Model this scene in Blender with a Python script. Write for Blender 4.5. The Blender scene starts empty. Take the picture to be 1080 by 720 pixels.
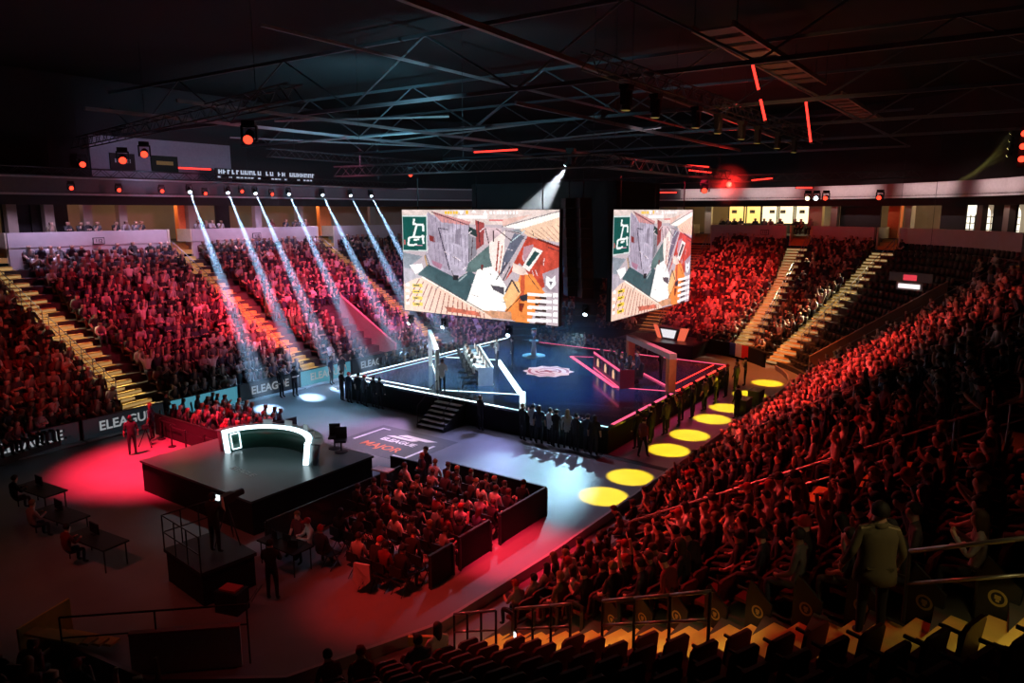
import bpy, bmesh, math, random
import numpy as np
from mathutils import Vector, Matrix
random.seed(7); RNG = random.Random(11)
SC = bpy.context.scene
COL = SC.collection
PI = math.pi

# ------------------------------------------------------------------ materials
def srgb(r, g, b):
    f = lambda c: (c/255)/12.92 if c/255 <= .04045 else (((c/255)+.055)/1.055)**2.4
    return (f(r), f(g), f(b))
MATS = {}
def mat(name, col, rough=.6, metal=0., var=.15, scale=6., coat=0.):
    if name in MATS: return MATS[name]
    m = bpy.data.materials.new(name); m.use_nodes = True
    nt = m.node_tree; b = nt.nodes['Principled BSDF']
    b.inputs['Roughness'].default_value = rough; b.inputs['Metallic'].default_value = metal
    if coat: b.inputs['Coat Weight'].default_value = coat
    tc = nt.nodes.new('ShaderNodeTexCoord'); nz = nt.nodes.new('ShaderNodeTexNoise')
    nz.inputs['Scale'].default_value = scale; nz.inputs['Detail'].default_value = 3
    mx = nt.nodes.new('ShaderNodeMix'); mx.data_type = 'RGBA'
    mx.inputs['A'].default_value = (*[c*(1-var) for c in col], 1)
    mx.inputs['B'].default_value = (*[min(1, c*(1+var)) for c in col], 1)
    nt.links.new(tc.outputs['Object'], nz.inputs['Vector'])
    nt.links.new(nz.outputs['Fac'], mx.inputs['Factor'])
    nt.links.new(mx.outputs['Result'], b.inputs['Base Color'])
    MATS[name] = m
    return m
def emit(name, col, s=1., base=(.02, .02, .02)):
    if name in MATS: return MATS[name]
    m = bpy.data.materials.new(name); m.use_nodes = True
    b = m.node_tree.nodes['Principled BSDF']
    b.inputs['Base Color'].default_value = (*base, 1); b.inputs['Roughness'].default_value = .4
    b.inputs['Emission Color'].default_value = (*col, 1); b.inputs['Emission Strength'].default_value = s
    MATS[name] = m
    return m
def attr_mat(name, strength=None, rough=.7):
    m = bpy.data.materials.new(name); m.use_nodes = True
    nt = m.node_tree; b = nt.nodes['Principled BSDF']
    a = nt.nodes.new('ShaderNodeAttribute'); a.attribute_name = 'Col'
    b.inputs['Roughness'].default_value = rough
    if strength:
        b.inputs['Base Color'].default_value = (.01, .01, .01, 1)
        nt.links.new(a.outputs['Color'], b.inputs['Emission Color']); b.inputs['Emission Strength'].default_value = strength
    else:
        nt.links.new(a.outputs['Color'], b.inputs['Base Color'])
    MATS[name] = m
    return m
BLACK = mat('black_paint', (.012, .012, .014), .55)
STEEL = mat('dark_steel', (.05, .052, .056), .45, .6)
RAILM = mat('rail_steel', (.32, .32, .33), .35, .8)
GREYBEAM = mat('grey_beam_paint', (.22, .215, .22), .6)
CONC = mat('tier_concrete', (.055, .05, .05), .8, var=.3, scale=2)
STEPM = mat('yellow_step_paint', (.62, .42, .10), .7, var=.25, scale=3)
STEPD = mat('step_riser_concrete', (.16, .13, .09), .8, var=.25, scale=3)
PARA = mat('parapet_block', (.50, .46, .47), .8, var=.12, scale=2)
FASC = mat('fascia_paint', (.16, .15, .165), .7)
FASCT = mat('fascia_trim', (.55, .53, .54), .6)
BACKW = mat('concourse_wall', (.33, .27, .22), .85, var=.25, scale=.6)
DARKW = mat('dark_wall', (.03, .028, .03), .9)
ORANGE = mat('orange_lit_portal', (.80, .22, .06), .7)  # orange light at the stair heads put into the colour
CREAM = mat('cream_paint', (.62, .56, .42), .7)
WHITE = mat('white_plastic', (.75, .75, .76), .4)
FLOORM = mat('sealed_floor', (.20, .195, .21), .48, var=.22, scale=.7)
STAGEM = mat('stage_gloss_deck', (.016, .042, .085), .20, var=.3, scale=1.2, coat=.3)
CLOTHB = mat('black_drape', (.006, .007, .008), .9)
SEATR = mat('red_seat_plastic', (.10, .008, .010), .5)
SEATD = mat('dark_seat_fabric', (.02, .012, .013), .8)
ROOFM = mat('roof_deck', (.003, .0035, .004), .95)
LED_W = emit('led_white', (.70, .92, 1), 3.0)
LED_B = emit('led_ice_blue', (.50, .85, 1), 1.6)
LED_P = emit('led_pink', (1, .10, .22), 1.4)
LED_R = emit('led_red', (1, .03, .02), 3.0)
LENS_R = emit('lamp_lens_red', (1, .045, .02), 3.0)
LENS_W = emit('lamp_lens_white', (.7, .88, 1), 9.0)

# ------------------------------------------------------------------ mesh builder
class MB:
    def __init__(s): s.v = []; s.f = []; s.m = []
    def add(s, vs, fs, m=0):
        o = len(s.v); s.v += [tuple(v) for v in vs]
        for f in fs: s.f.append([o+i for i in f]); s.m.append(m)
        return s
    def box(s, c, d, rz=0., m=0):
        hx, hy, hz = d[0]/2, d[1]/2, d[2]/2; co, si = math.cos(rz), math.sin(rz)
        vs = []
        for z in (-hz, hz):
            for x, y in ((-hx, -hy), (hx, -hy), (hx, hy), (-hx, hy)):
                vs.append((c[0]+x*co-y*si, c[1]+x*si+y*co, c[2]+z))
        return s.add(vs, [(3, 2, 1, 0), (4, 5, 6, 7), (0, 1, 5, 4), (1, 2, 6, 5), (2, 3, 7, 6), (3, 0, 4, 7)], m)
    def tube(s, a, b, r, n=8, m=0, r2=None, cap=True):
        a, b = Vector(a), Vector(b); d = (b-a).normalized()
        u = d.orthogonal().normalized() if abs(d.z) > .99 else Vector((0, 0, 1)).cross(d).normalized()
        w = d.cross(u); r2 = r if r2 is None else r2
        o0 = PI/n
        ring = lambda p, q: [p+u*(q*math.cos(o0+2*PI*i/n))+w*(q*math.sin(o0+2*PI*i/n)) for i in range(n)]
        vs = ring(a, r)+ring(b, r2)
        fs = [(i, (i+1) % n, n+(i+1) % n, n+i) for i in range(n)]
        if cap: fs += [tuple(range(n-1, -1, -1)), tuple(range(n, 2*n))]
        return s.add(vs, fs, m)
    def path(s, pts, r, n=6, m=0):
        for a, b in zip(pts, pts[1:]): s.tube(a, b, r, n, m)
        return s
    def quad(s, pts, m=0): return s.add(pts, [tuple(range(len(pts)))], m)
    def prism(s, poly, z0, z1, m=0):
        n = len(poly)
        a = sum(poly[i][0]*poly[(i+1) % n][1]-poly[(i+1) % n][0]*poly[i][1] for i in range(n))
        if a < 0: poly = poly[::-1]
        vs = [(x, y, z0) for x, y in poly]+[(x, y, z1) for x, y in poly]
        return s.add(vs, [tuple(range(n-1, -1, -1)), tuple(range(n, 2*n))]+[(i, (i+1) % n, n+(i+1) % n, n+i) for i in range(n)], m)
    def lathe(s, prof, n=16, c=(0, 0, 0), m=0):
        vs = []; k = len(prof)
        for r, z in prof:
            for i in range(n): vs.append((c[0]+r*math.cos(2*PI*i/n), c[1]+r*math.sin(2*PI*i/n), c[2]+z))
        fs = [(j*n+i, j*n+(i+1) % n, (j+1)*n+(i+1) % n, (j+1)*n+i) for j in range(k-1) for i in range(n)]
        fs += [tuple(range(n-1, -1, -1)), tuple((k-1)*n+i for i in range(n))]
        return s.add(vs, fs, m)
    def ell(s, c, r, n=10, k=7, m=0):
        prof = [(math.sin(PI*j/k), -math.cos(PI*j/k)) for j in range(1, k)]
        o = MB().lathe(prof, n)
        return s.add([(c[0]+x*r[0], c[1]+y*r[1], c[2]+z*r[2]) for x, y, z in o.v], o.f, m)
    def shift(s, M): s.v = [tuple(M @ Vector(v)) for v in s.v]; return s
    def mesh(s, name, mats, smooth=False):
        me = bpy.data.meshes.new(name); me.from_pydata(s.v, [], s.f)
        for mt in (mats if isinstance(mats, (list, tuple)) else [mats]): me.materials.append(mt)
        if any(s.m): me.polygons.foreach_set('material_index', s.m)
        if smooth: me.polygons.foreach_set('use_smooth', [True]*len(s.f))
        me.update(); return me
    def build(s, name, mats, parent=None, smooth=False, **k):
        o = bpy.data.objects.new(name, s.mesh(name, mats, smooth)); COL.objects.link(o)
        if parent: o.parent = parent
        return tag(o, **k)
def tag(o, label=None, cat=None, group=None, kind=None):
    if label: o['label'] = label
    if cat: o['category'] = cat
    if group: o['group'] = group
    if kind: o['kind'] = kind
    return o
def thing(name, label, cat, loc=(0, 0, 0), rz=0., group=None):
    o = bpy.data.objects.new(name, None); COL.objects.link(o); o.empty_display_size = .2
    o.location = loc; o.rotation_euler = (0, 0, rz)
    return tag(o, label, cat, group)
def copy_tree(o, loc, rz=None, label=None, group=None):
    c = o.copy(); COL.objects.link(c); c.location = loc
    if rz is not None: c.rotation_euler = (o.rotation_euler[0], o.rotation_euler[1], rz) if not isinstance(rz, tuple) else rz
    if label: c['label'] = label
    if group: c['group'] = group
    def kids(a, b):
        for ch in list(a.children):
            d = ch.copy(); COL.objects.link(d); d.parent = b; d.matrix_parent_inverse = ch.matrix_parent_inverse.copy(); kids(ch, d)
    kids(o, c)
    return c
def text_mb(body, size, bold=.0, depth=.004):
    cu = bpy.data.curves.new('lettering', 'FONT'); cu.body = body; cu.size = size; cu.extrude = depth; cu.offset = bold
    cu.align_x = 'CENTER'; cu.align_y = 'CENTER'; cu.resolution_u = 3
    o = bpy.data.objects.new('lettering', cu); COL.objects.link(o)
    me = bpy.data.meshes.new_from_object(o.evaluated_get(bpy.context.evaluated_depsgraph_get()))
    mb = MB().add([v.co[:] for v in me.vertices], [tuple(p.vertices) for p in me.polygons])
    bpy.data.objects.remove(o); bpy.data.curves.remove(cu); bpy.data.meshes.remove(me)
    return mb

# ------------------------------------------------------------------ camera
CAM = Vector((0, 0, 10.4)); YAW = math.radians(35); PIT = math.atan(138/760)
cd = bpy.data.cameras.new('camera'); cam = bpy.data.objects.new('camera', cd); COL.objects.link(cam)
cd.sensor_width = 36; cd.lens = 760/1080*36; cd.clip_start = .05; cd.clip_end = 400
cam.location = CAM; cam.rotation_euler = (PI/2-PIT, 0, YAW); SC.camera = cam
def project(x, y, z):
    cy, sy, c, s = math.cos(YAW), math.sin(YAW), math.cos(PIT), math.sin(PIT)
    dx, dy, dz = cy*x+sy*y, -sy*x+cy*y, z-CAM.z
    d = dy*c-dz*s
    if d < .2: return None
    return (540+760*dx/d, 360-760*(dy*s+dz*c)/d, d)

# ------------------------------------------------------------------ the bowl: inner edge curve and concourse curve, paired
def arc(cx, cy, ri, ro, a0, a1, n):
    out = []
    for i in range(n+1):
        a = math.radians(a0+(a1-a0)*i/n); out.append(((cx+ri*math.cos(a), cy+ri*math.sin(a)), (cx+ro*math.cos(a), cy+ro*math.sin(a))))
    return out
CT = [((-34.6, 15), (-46.8, 13)), ((-33.2, 10.5), (-45.0, 3.0)), ((-30, 7.5), (-36, -5)), ((-24, 6.5), (-24, -7)), ((-18, 6.5), (-12, -6.5)),
      ((-14.6, 7.0), (-4.5, -3.5)), ((-12.2, 8.8), (-0.9, 0.9)), ((-10.8, 12.3), (3.4, 7.5)), ((-10.5, 17), (3.2, 16)), ((-10.45, 21.2), (2.4, 22)), ((-10.4, 28), (1.9, 29))]
CT += arc(-20.5, 42.2, 10.2, 22.4, 0, 90, 12)+arc(-24.4, 42.2, 10.2, 22.4, 90, 180, 12)+[((-34.6, 15), (-46.8, 13))]
# running length along the bowl at each pair
TT = [0, 7.424, 15.638, 24.762, 33.765, 39.208, 43.324, 48.9, 55.504, 60.604, 67.504, 81.205, 83.337, 85.469, 87.601, 89.733, 91.865, 93.997, 96.13, 98.262, 100.394, 102.526, 104.658, 106.79, 110.69, 112.822, 114.955, 117.087, 119.219, 121.351, 123.483, 125.615, 127.747, 129.88, 132.012, 134.144, 136.276, 164.476]
TEND = TT[-1]
def pair(t):
    t = max(0, min(TEND-1e-6, t)); i = 0
    while t > TT[i+1]: i += 1
    w = (t-TT[i])/(TT[i+1]-TT[i])
    return tuple(tuple(CT[i][q][j]*(1-w)+CT[i+1][q][j]*w for j in (0, 1)) for q in (0, 1))
def f0(t):                                           # flat walkway before the first row, as a fraction of the run
    for (ta, fa), (tb, fb) in zip(F0, F0[1:]):
        if t <= tb: return fa+(fb-fa)*(t-ta)/(tb-ta)
    return 0.
F0 = [(0, 0), (20, .05), (36, .08), (42, .085), (50, .085), (62, .08), (88, .08), (97, .02), (100, 0), (999, 0)]
def S0(t, f):
    a, b = pair(t); return (a[0]*(1-f)+b[0]*f, a[1]*(1-f)+b[1]*f)
def S(t, f):
    q = f0(t); f = q+(1-q)*f
    a, b = pair(t); return (a[0]*(1-f)+b[0]*f, a[1]*(1-f)+b[1]*f)
def outdir(t):
    a, b = pair(t); L = math.hypot(b[0]-a[0], b[1]-a[1]); return ((b[0]-a[0])/L, (b[1]-a[1])/L)
def OUT(t, d):
    _, b = pair(t); n = outdir(t); return (b[0]+n[0]*d, b[1]+n[1]*d)
K = 17
def zf(t, f): return .3+7.2*max(f, 0)
def zrow(t, k): return zf(t, k/K)
AIS = [161.2, 150.4, 138.2, 126.0, 118.0, 110.3, 101.0, 96.0, 87.0, 76.5, 66.2, 56.4, 49.4, 42.2, 29.5, 12.0]
NEARA = 49.4
SKEW = {101.0: (99.1, 103.0), 96.0: (93.7, 97.4)}           # stairs that do not run square to the rows
def at(a, f):
    q = SKEW.get(a); return a if q is None else q[0]+(q[1]-q[0])*f
CZ = 8.3                                             # concourse floor height
def trange(a, b, step):
    n = max(1, int(math.ceil((b-a)/step))); return [a+(b-a)*i/n for i in range(n+1)]
TS = sorted(set([round(x, 3) for x in trange(0, TEND, 1.2)]+[round(x, 3) for x in TT]))

def build_shell():
    b = MB(); b.box((-22, 30, -.1), (130, 130, .2)); b.build('floor', FLOORM, kind='structure')
    # stepped tier
    b = MB(); n = len(TS)
    vid = {}
    def V(i, k, top):                                  # front edge of row k at sample i, foot or top of the riser
        key = (i, k, top)
        if key not in vid:
            t = TS[i]; x, y = S(t, k/K); z = zrow(t, k) if top else (zrow(t, k-1) if k > 0 else 0)
            vid[key] = len(b.v); b.v.append((x, y, z))
        return vid[key]
    for i in range(n-1):
        for k in range(K):
            b.f.append([V(i, k, 0), V(i+1, k, 0), V(i+1, k, 1), V(i, k, 1)][::-1]); b.m.append(0)
            b.f.append([V(i, k, 1), V(i+1, k, 1), V(i+1, k+1, 0), V(i, k+1, 0)][::-1]); b.m.append(0)
    b.build('floor_seating_tier', CONC, kind='structure')
    # concourse slab, back wall, fascia, upper wall
    def band(name, d0, z0, d1, z1, m, t0=0, t1=TEND):
        bb = MB(); ts = [t for t in TS if t0 <= t <= t1]
        for t in ts:
            p, q = OUT(t, d0), OUT(t, d1); bb.v += [(p[0], p[1], z0), (q[0], q[1], z1)]
        bb.f = [[2*i, 2*i+1, 2*i+3, 2*i+2] for i in range(len(ts)-1)]; bb.m = [0]*len(bb.f)
        bb.build(name, m, kind='structure')
    band('floor_concourse', .0, CZ, 6.5, CZ, CONC)
    band('wall_concourse_back', 6.0, CZ, 6.0, 11.5, BACKW)
    def ring(name, d0, d1, z0, z1, m, t0, t1):
        bb = MB(); ts = [t0]+[t for t in TS if t0 < t < t1]+[t1]
        for t in ts:
            p, q = OUT(t, d0), OUT(t, d1); bb.v += [(p[0], p[1], z0), (q[0], q[1], z0), (q[0], q[1], z1), (p[0], p[1], z1)]
        for i in range(len(ts)-1):
            o = 4*i
            for j in range(4): bb.f.append([o+j, o+(j+1) % 4, o+4+(j+1) % 4, o+4+j])
        bb.f += [[0, 3, 2, 1], [len(bb.v)-4, len(bb.v)-3, len(bb.v)-2, len(bb.v)-1]]; bb.m = [0]*len(bb.f)
        return bb.build(name, m, kind='structure')
    cuts = sorted(at(q, 1) for q in AIS); segs = []
    prev = 0
    for a in cuts+[TEND]:
        h = .85; segs.append((prev, a-h if a < TEND else TEND)); prev = a+h
    for i, (a, c) in enumerate(segs):
        if 30 < (a+c)/2 < 48: continue
        ring('wall_parapet' if i == 0 else 'wall_parapet.%03d' % i, .02, .22, 7.1, 9.15, PARA, a, c)
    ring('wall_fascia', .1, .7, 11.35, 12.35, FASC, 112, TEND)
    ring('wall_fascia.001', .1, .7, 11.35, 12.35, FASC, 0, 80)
    ring('wall_fascia.002', .1, .7, 11.35, 12.35, mat('fascia_lit_tone', (.42, .38, .39), .7), 80, 112)  # lighter copy of the fascia, its lighting put into the colour
    ring('trim_fascia_lower', .05, .12, 11.30, 11.42, FASCT, 0, TEND)
    ring('trim_fascia_upper', .05, .12, 12.28, 12.40, FASCT, 112, TEND)
    ring('ceiling_concourse', .1, 6.5, 11.35, 11.5, DARKW, 0, TEND)
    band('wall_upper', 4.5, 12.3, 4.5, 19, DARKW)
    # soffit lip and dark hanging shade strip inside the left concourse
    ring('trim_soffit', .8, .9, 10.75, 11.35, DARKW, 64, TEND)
    b = MB(); b.box((-22, 30, 19.2), (130, 130, .3)); b.build('ceiling', ROOFM, kind='structure')
    # low kick board round the floor on the stand side
    bb = MB()
    ts = [t for t in TS if 33 <= t <= 92]
    for t in ts:
        p, q = S0(t, -.012), S0(t, -.005); bb.v += [(p[0], p[1], 0), (q[0], q[1], 0), (q[0], q[1], .3), (p[0], p[1], .3)]
    for i in range(len(ts)-1):
        o = 4*i
        for j in range(4): bb.f.append([o+j, o+(j+1) % 4, o+4+(j+1) % 4, o+4+j])
    bb.m = [0]*len(bb.f)
    bb.build('trim_kick_board', mat('kick_board', (.35, .26, .27), .5), kind='structure')
    bb = MB(); ts = [t for t in TS if 92 <= t <= 120]
    for t in ts:
        p, q = S0(t, -.05), S0(t, -.04); bb.v += [(p[0], p[1], 0), (q[0], q[1], 0), (q[0], q[1], 1.05), (p[0], p[1], 1.05)]
    for i in range(len(ts)-1):
        o = 4*i
        for j in range(4): bb.f.append([o+j, o+(j+1) % 4, o+4+(j+1) % 4, o+4+j])
    bb.m = [0]*len(bb.f)
    bb.build('trim_end_barrier', CLOTHB, kind='structure')
build_shell()

# ------------------------------------------------------------------ aisles: steps, handrails, portals
LETT = {161.2: 'leftmost yellow stairs in the left stand', 150.4: 'second yellow stairs in the left stand', 138.2: 'third yellow stairs in the left stand',
        110.3: 'stairs beside the right edge of the right video screen', 101.0: 'straight yellow stairs in the far end stand', 96.0: 'slanting yellow stairs beside the dark empty far corner',
        NEARA: 'yellow lit stairs under the standing man at the bottom right'}
def build_aisles():
    for a in AIS:
        if a in (126.0, 118.0): continue
        if a in (29.5, 12.0, 42.2): continue
        inp, outp = S(at(a, 0), 0), S(at(a, 1), 1); L = math.hypot(outp[0]-inp[0], outp[1]-inp[1]); n = ((outp[0]-inp[0])/L, (outp[1]-inp[1])/L); s = (-n[1], n[0])
        rz = math.atan2(n[1], n[0]); hw = .8 if a != NEARA else .62
        root = thing('aisle_stairs', LETT.get(a, 'dim aisle stairs crossing the near right stand, %s from the yellow lit stairs' % {87.0: 'fourth', 76.5: 'third', 66.2: 'second', 56.4: 'first'}.get(a, 'next')), 'stairs', (inp[0], inp[1], 0))
        st = MB()
        for k in range(K):
            z0, z1 = zrow(a, k), zrow(a, k+1)
            d0 = L/K
            for h in (0, 1):
                zt = z0+.012 if h == 0 else (z0+z1)/2
                dd = k*d0+h*d0/2
                c = (n[0]*(dd+d0/4), n[1]*(dd+d0/4), zt-.105)
                st.box(c, (d0/2, hw*2, .23), rz, 0)
                e = (n[0]*(dd+d0/2-.02), n[1]*(dd+d0/2-.02), zt+.005)
                st.box((n[0]*(dd+.0), n[1]*(dd+.0), zt-.115), (.04, hw*2, .12), rz, 1)
        z = zf(a, 1)
        for q in range(3):                                 # last steps up through the parapet
            zt = z+(CZ-z)*(q+1)/3
            st.box((n[0]*(L+.15+.3*q), n[1]*(L+.15+.3*q), zt-.15), (.3, hw*2, .3), rz, 0)
        st.build('steps', [STEPM, emit('added_riser_glow', (1, .66, .24), {161.2: .34, 150.4: .26, 138.2: .24, 101.0: .34, 96.0: .34}.get(a, 0), (.30, .22, .08)) if a in (161.2,) else (emit('added_riser_glow_bright', (1, .70, .30), .34, (.30, .22, .08)) if a in (101.0, 96.0) else (emit('added_riser_glow_dim', (1, .62, .22), .24, (.30, .22, .08)) if a in (150.4, 138.2) else STEPD))], root)  # glowing strips added on the risers to brighten the stairs
        # portal cheek walls at the head of the stairs
        if a > 90 or a < 40:
            for sg in (-1, 1):
                b = MB(); c = OUT(at(a, 1), .75)
                b.box((c[0]+s[0]*sg*.85, c[1]+s[1]*sg*.85, 8.3), (1.5, .12, 1.7), rz)
                b.build('wall_portal_cheek', CREAM, kind='structure')
        # handrail down one side of the stairs
        sides = {161.2: 1, 150.4: 1, 138.2: 1}.get(a, -1)
        for j, (f0, f1) in enumerate([(.12, .52), (.56, .98)]):
            if a == NEARA: break
            hr = thing('handrail', 'steel handrail, %s half of %s' % ('lower' if j == 0 else 'upper', LETT.get(a, 'the %s dim aisle beyond the yellow stairs' % {87.0: 'fourth', 76.5: 'third', 66.2: 'second', 56.4: 'first'}.get(a, 'next'))), 'handrail', (inp[0], inp[1], 0), group='aisle handrails')
            pts = []
            for i in range(7):
                f = f0+(f1-f0)*i/6; off = .78*sides
                p = (n[0]*L*f+s[0]*off, n[1]*L*f+s[1]*off, zf(a, f))
                pts.append((p[0], p[1], p[2]+.95))
                MB().tube(p, pts[-1], .02, 6).build('post', RAILM, hr)
            MB().path(pts, .022, 6).build('rail', RAILM, hr)
            MB().path([(x, y, z-.42) for x, y, z in pts], .018, 6).build('rail', RAILM, hr)
    # guard rails beside the near yellow stairs: two bar rails in short lengths, each stepping down to its end post
    a = NEARA; inp, outp = S(a, 0), S(a, 1); L = math.hypot(outp[0]-inp[0], outp[1]-inp[1]); n = outdir(a); s = (-n[1], n[0])
    nm = ['lowest of the black guard rails beside the yellow stairs', 'guard rail left of centre beside the yellow stairs', 'guard rail just left of the standing man', 'long guard rail right of the standing man']
    for j, (f0, f1, off) in enumerate([(.0, .12, -.66), (.17, .29, -.66), (.35, .51, -.66), (.67, .96, .45)]):
        hr = thing('guard_rail', nm[j], 'railing', (inp[0], inp[1], 0), group='guard rails along the near stairs')
        pts = []; nn = 4
        for i in range(nn):
            f = f0+(f1-f0)*i/(nn-1); zz = zf(a, f)
            p = (n[0]*L*f+s[0]*off, n[1]*L*f+s[1]*off, zz); pts.append((p[0], p[1], zz+1.0))
            MB().tube(p, pts[-1], .026, 8).build('post', STEEL, hr)
        MB().path(pts, .03, 8).build('top_rail', RAILM, hr, True)
        MB().path([(x, y, z-.45) for x, y, z in pts], .024, 8).build('middle_rail', RAILM, hr, True)
build_aisles()

# ------------------------------------------------------------------ people
KIN = {'skin': 0, 'top': 1, 'legs': 2, 'shoe': 3, 'fore': 4}
def skin_body(name, J, E, sub):
    """J: joint -> (x,y,z,r); E: (a,b,kind). One continuous skinned surface rooted at the pelvis."""
    names = list(J); ix = {k: i for i, k in enumerate(names)}
    me = bpy.data.meshes.new(name); me.from_pydata([J[k][:3] for k in names], [(ix[a], ix[b]) for a, b, _ in E], [])
    o = bpy.data.objects.new(name, me); COL.objects.link(o)
    o.modifiers.new('skin', 'SKIN').use_smooth_shade = True
    sv = me.skin_vertices[0].data
    for i, k in enumerate(names):
        r = J[k][3]; sv[i].radius = r if isinstance(r, tuple) else (r, r); sv[i].use_root = (i == 0)
    if sub:
        q = o.modifiers.new('sub', 'SUBSURF'); q.levels = sub; q.render_levels = sub
    out = bpy.data.meshes.new_from_object(o.evaluated_get(bpy.context.evaluated_depsgraph_get()))
    bpy.data.objects.remove(o); bpy.data.meshes.remove(me)
    segs = [(np.array(J[a][:3]), np.array(J[b][:3]), KIN[k], max(J[a][3] if not isinstance(J[a][3], tuple) else J[a][3][0], .02), max(J[b][3] if not isinstance(J[b][3], tuple) else J[b][3][0], .02)) for a, b, k in E]
    idx = []
    for p in out.polygons:
        c = np.array(p.center); best = None
        for A, B, k, ra, rb in segs:
            d = B-A; w = max(0, min(1, float(np.dot(c-A, d)/max(np.dot(d, d), 1e-9))))
            e = np.linalg.norm(c-A-d*w)/(ra*(1-w)+rb*w)
            if best is None or e < best[0]: best = (e, k)
        idx.append(best[1])
    for _ in range(5): out.materials.append(None)
    out.polygons.foreach_set('material_index', idx); out.update()
    out.name = name
    return out
def seated(arms, lean=0., hi=True, turn=0.):
    s, c = math.sin(lean), math.cos(lean)
    def up(x, y, z): dy, dz = y, z-.52; return (x, dy*c+dz*s, .52-dy*s+dz*c)
    J = {'pel': (0, 0, .52, (.15, .12)), 'wa': (*up(0, 0, .72), (.145, .105)), 'ch': (*up(0, .01, .95), (.165, .115)), 'nk': (*up(0, .03, 1.10), .056), 'hd': (*up(0, .065, 1.20), .088), 'ht': (*up(0, .06, 1.31), .082)}
    E = [('pel', 'wa', 'top'), ('wa', 'ch', 'top'), ('ch', 'nk', 'top'), ('nk', 'hd', 'skin'), ('hd', 'ht', 'skin')]
    for sg, L in ((1, 'R'), (-1, 'L')):
        J['hp'+L] = (.10*sg, .10, .50, .085); J['kn'+L] = (.15*sg, .45, .49, .062); J['an'+L] = (.15*sg, .42, .09, .045); J['to'+L] = (.17*sg, .54, .05, .038)
        E += [('pel', 'hp'+L, 'legs'), ('hp'+L, 'kn'+L, 'legs'), ('kn'+L, 'an'+L, 'legs'), ('an'+L, 'to'+L, 'shoe')]
        J['sh'+L] = (*up(.185*sg, .01, 1.02), .066)
        el, wr, ha = arms[0 if sg > 0 else 1]
        for nme, p, r in (('el', el, .05), ('wr', wr, .036), ('ha', ha, .036)):
            J[nme+L] = (*up(p[0]*sg, p[1], p[2]), r)
        E += [('ch', 'sh'+L, 'top'), ('sh'+L, 'el'+L, 'top'), ('el'+L, 'wr'+L, 'fore'), ('wr'+L, 'ha'+L, 'skin')]
    if hi:
        J['no'] = (*up(0, .155, 1.20), .016); E.append(('hd', 'no', 'skin'))
    return J, E
LAP = ((.24, .06, .76), (.17, .28, .62), (.12, .36, .62)); CLAP = ((.26, .12, .78), (.10, .30, .96), (.03, .36, 1.04))
CHIN = ((.2, .2, .72), (.10, .2, .98), (.05, .17, 1.08)); UP = ((.34, .04, 1.22), (.34, .08, 1.5), (.32, .1, 1.6)); CROSS = ((.25, .1, .78), (.02, .22, .82), (-.1, .2, .84)); PHONE = ((.22, .16, .78), (.13, .36, .86), (.08, .42, .9))
SIDE = ((.32, -.02, .78), (.36, .16, .62), (.36, .26, .62))
POSES = [('hands on lap', (LAP, LAP), .05), ('clapping', (CLAP, CLAP), .02), ('leaning forward', (LAP, LAP), .38), ('arms crossed', (CROSS, CROSS), -.08), ('hand on chin', (CHIN, LAP), .16), ('arms raised', (UP, UP), .0), ('hands held up in front', (PHONE, PHONE), .1), ('leaning back', (SIDE, SIDE), -.16)]
BODY_HI = [skin_body('seated_body', *seated(a, l, True), 1) for _, a, l in POSES]
BODY_LO = [skin_body('seated_low', *seated(a, l, False), 0) for _, a, l in POSES]
def head_of(l):                                            # head centre in the leaned frame
    s, c = math.sin(l), math.cos(l); dy, dz = .06, 1.25-.52
    return (0, dy*c+dz*s, .52-dy*s+dz*c)
def hair_mb(kind):
    m = MB(); n, k = 12, 7
    R = (.098, .112, .118)
    vs = []
    for j in range(k+1):
        th = PI*.62*j/k
        for i in range(n):
            a = 2*PI*i/n; x, y = math.cos(a), math.sin(a)
            t2 = th*(.62 if y > .35 and kind != 'cap' else 1.0)
            rr = math.sin(t2) if j else .02
            z = math.cos(t2)*R[2]
            if kind == 'long' and y < .4 and j >= k-1: z -= .12*(j-k+2)
            vs.append((x*rr*R[0], y*rr*R[1]-.012, z+.02))
    fs = [(j*n+i, j*n+(i+1) % n, (j+1)*n+(i+1) % n, (j+1)*n+i) for j in range(k) for i in range(n)]
    m.add(vs, [f[::-1] for f in fs])
    if kind == 'cap':
        m.add([(-.07, .08, .045), (.07, .08, .045), (.06, .19, .03), (-.06, .19, .03), (-.07, .08, .055), (.07, .08, .055), (.06, .19, .04), (-.06, .19, .04)], [(3, 2, 1, 0), (4, 5, 6, 7), (0, 1, 5, 4), (1, 2, 6, 5), (2, 3, 7, 6), (3, 0, 4, 7)])
    return m
HAIRM = [mat('hair_black', (.012, .010, .009), .7), mat('hair_brown', (.05, .026, .014), .7), mat('hair_fair', (.22, .14, .06), .7)]
CAPM = [mat('cap_red', (.35, .02, .02), .8), mat('cap_dark', (.02, .02, .025), .8)]
HAIRS = {k: hair_mb(k).mesh('hair_'+k, HAIRM[0], True) for k in ('short', 'long', 'cap')}
SKINC = [(.55, .34, .25), (.42, .25, .17), (.22, .12, .08), (.62, .42, .33)]
TOPC = [((.018, .018, .02), 'dark', 14), ((.03, .035, .06), 'dark', 7), ((.10, .10, .105), 'grey', 4), ((.16, .02, .025), 'red', 3), ((.34, .32, .32), 'pale', 4), ((.62, .60, .58), 'white', 3), ((.12, .10, .06), 'olive', 2)]
LEGC = [(.015, .016, .02), (.03, .04, .07), (.06, .055, .05)]
SKINM = [mat('skin_%d' % i, c, .55, var=.06) for i, c in enumerate(SKINC)]
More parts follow.
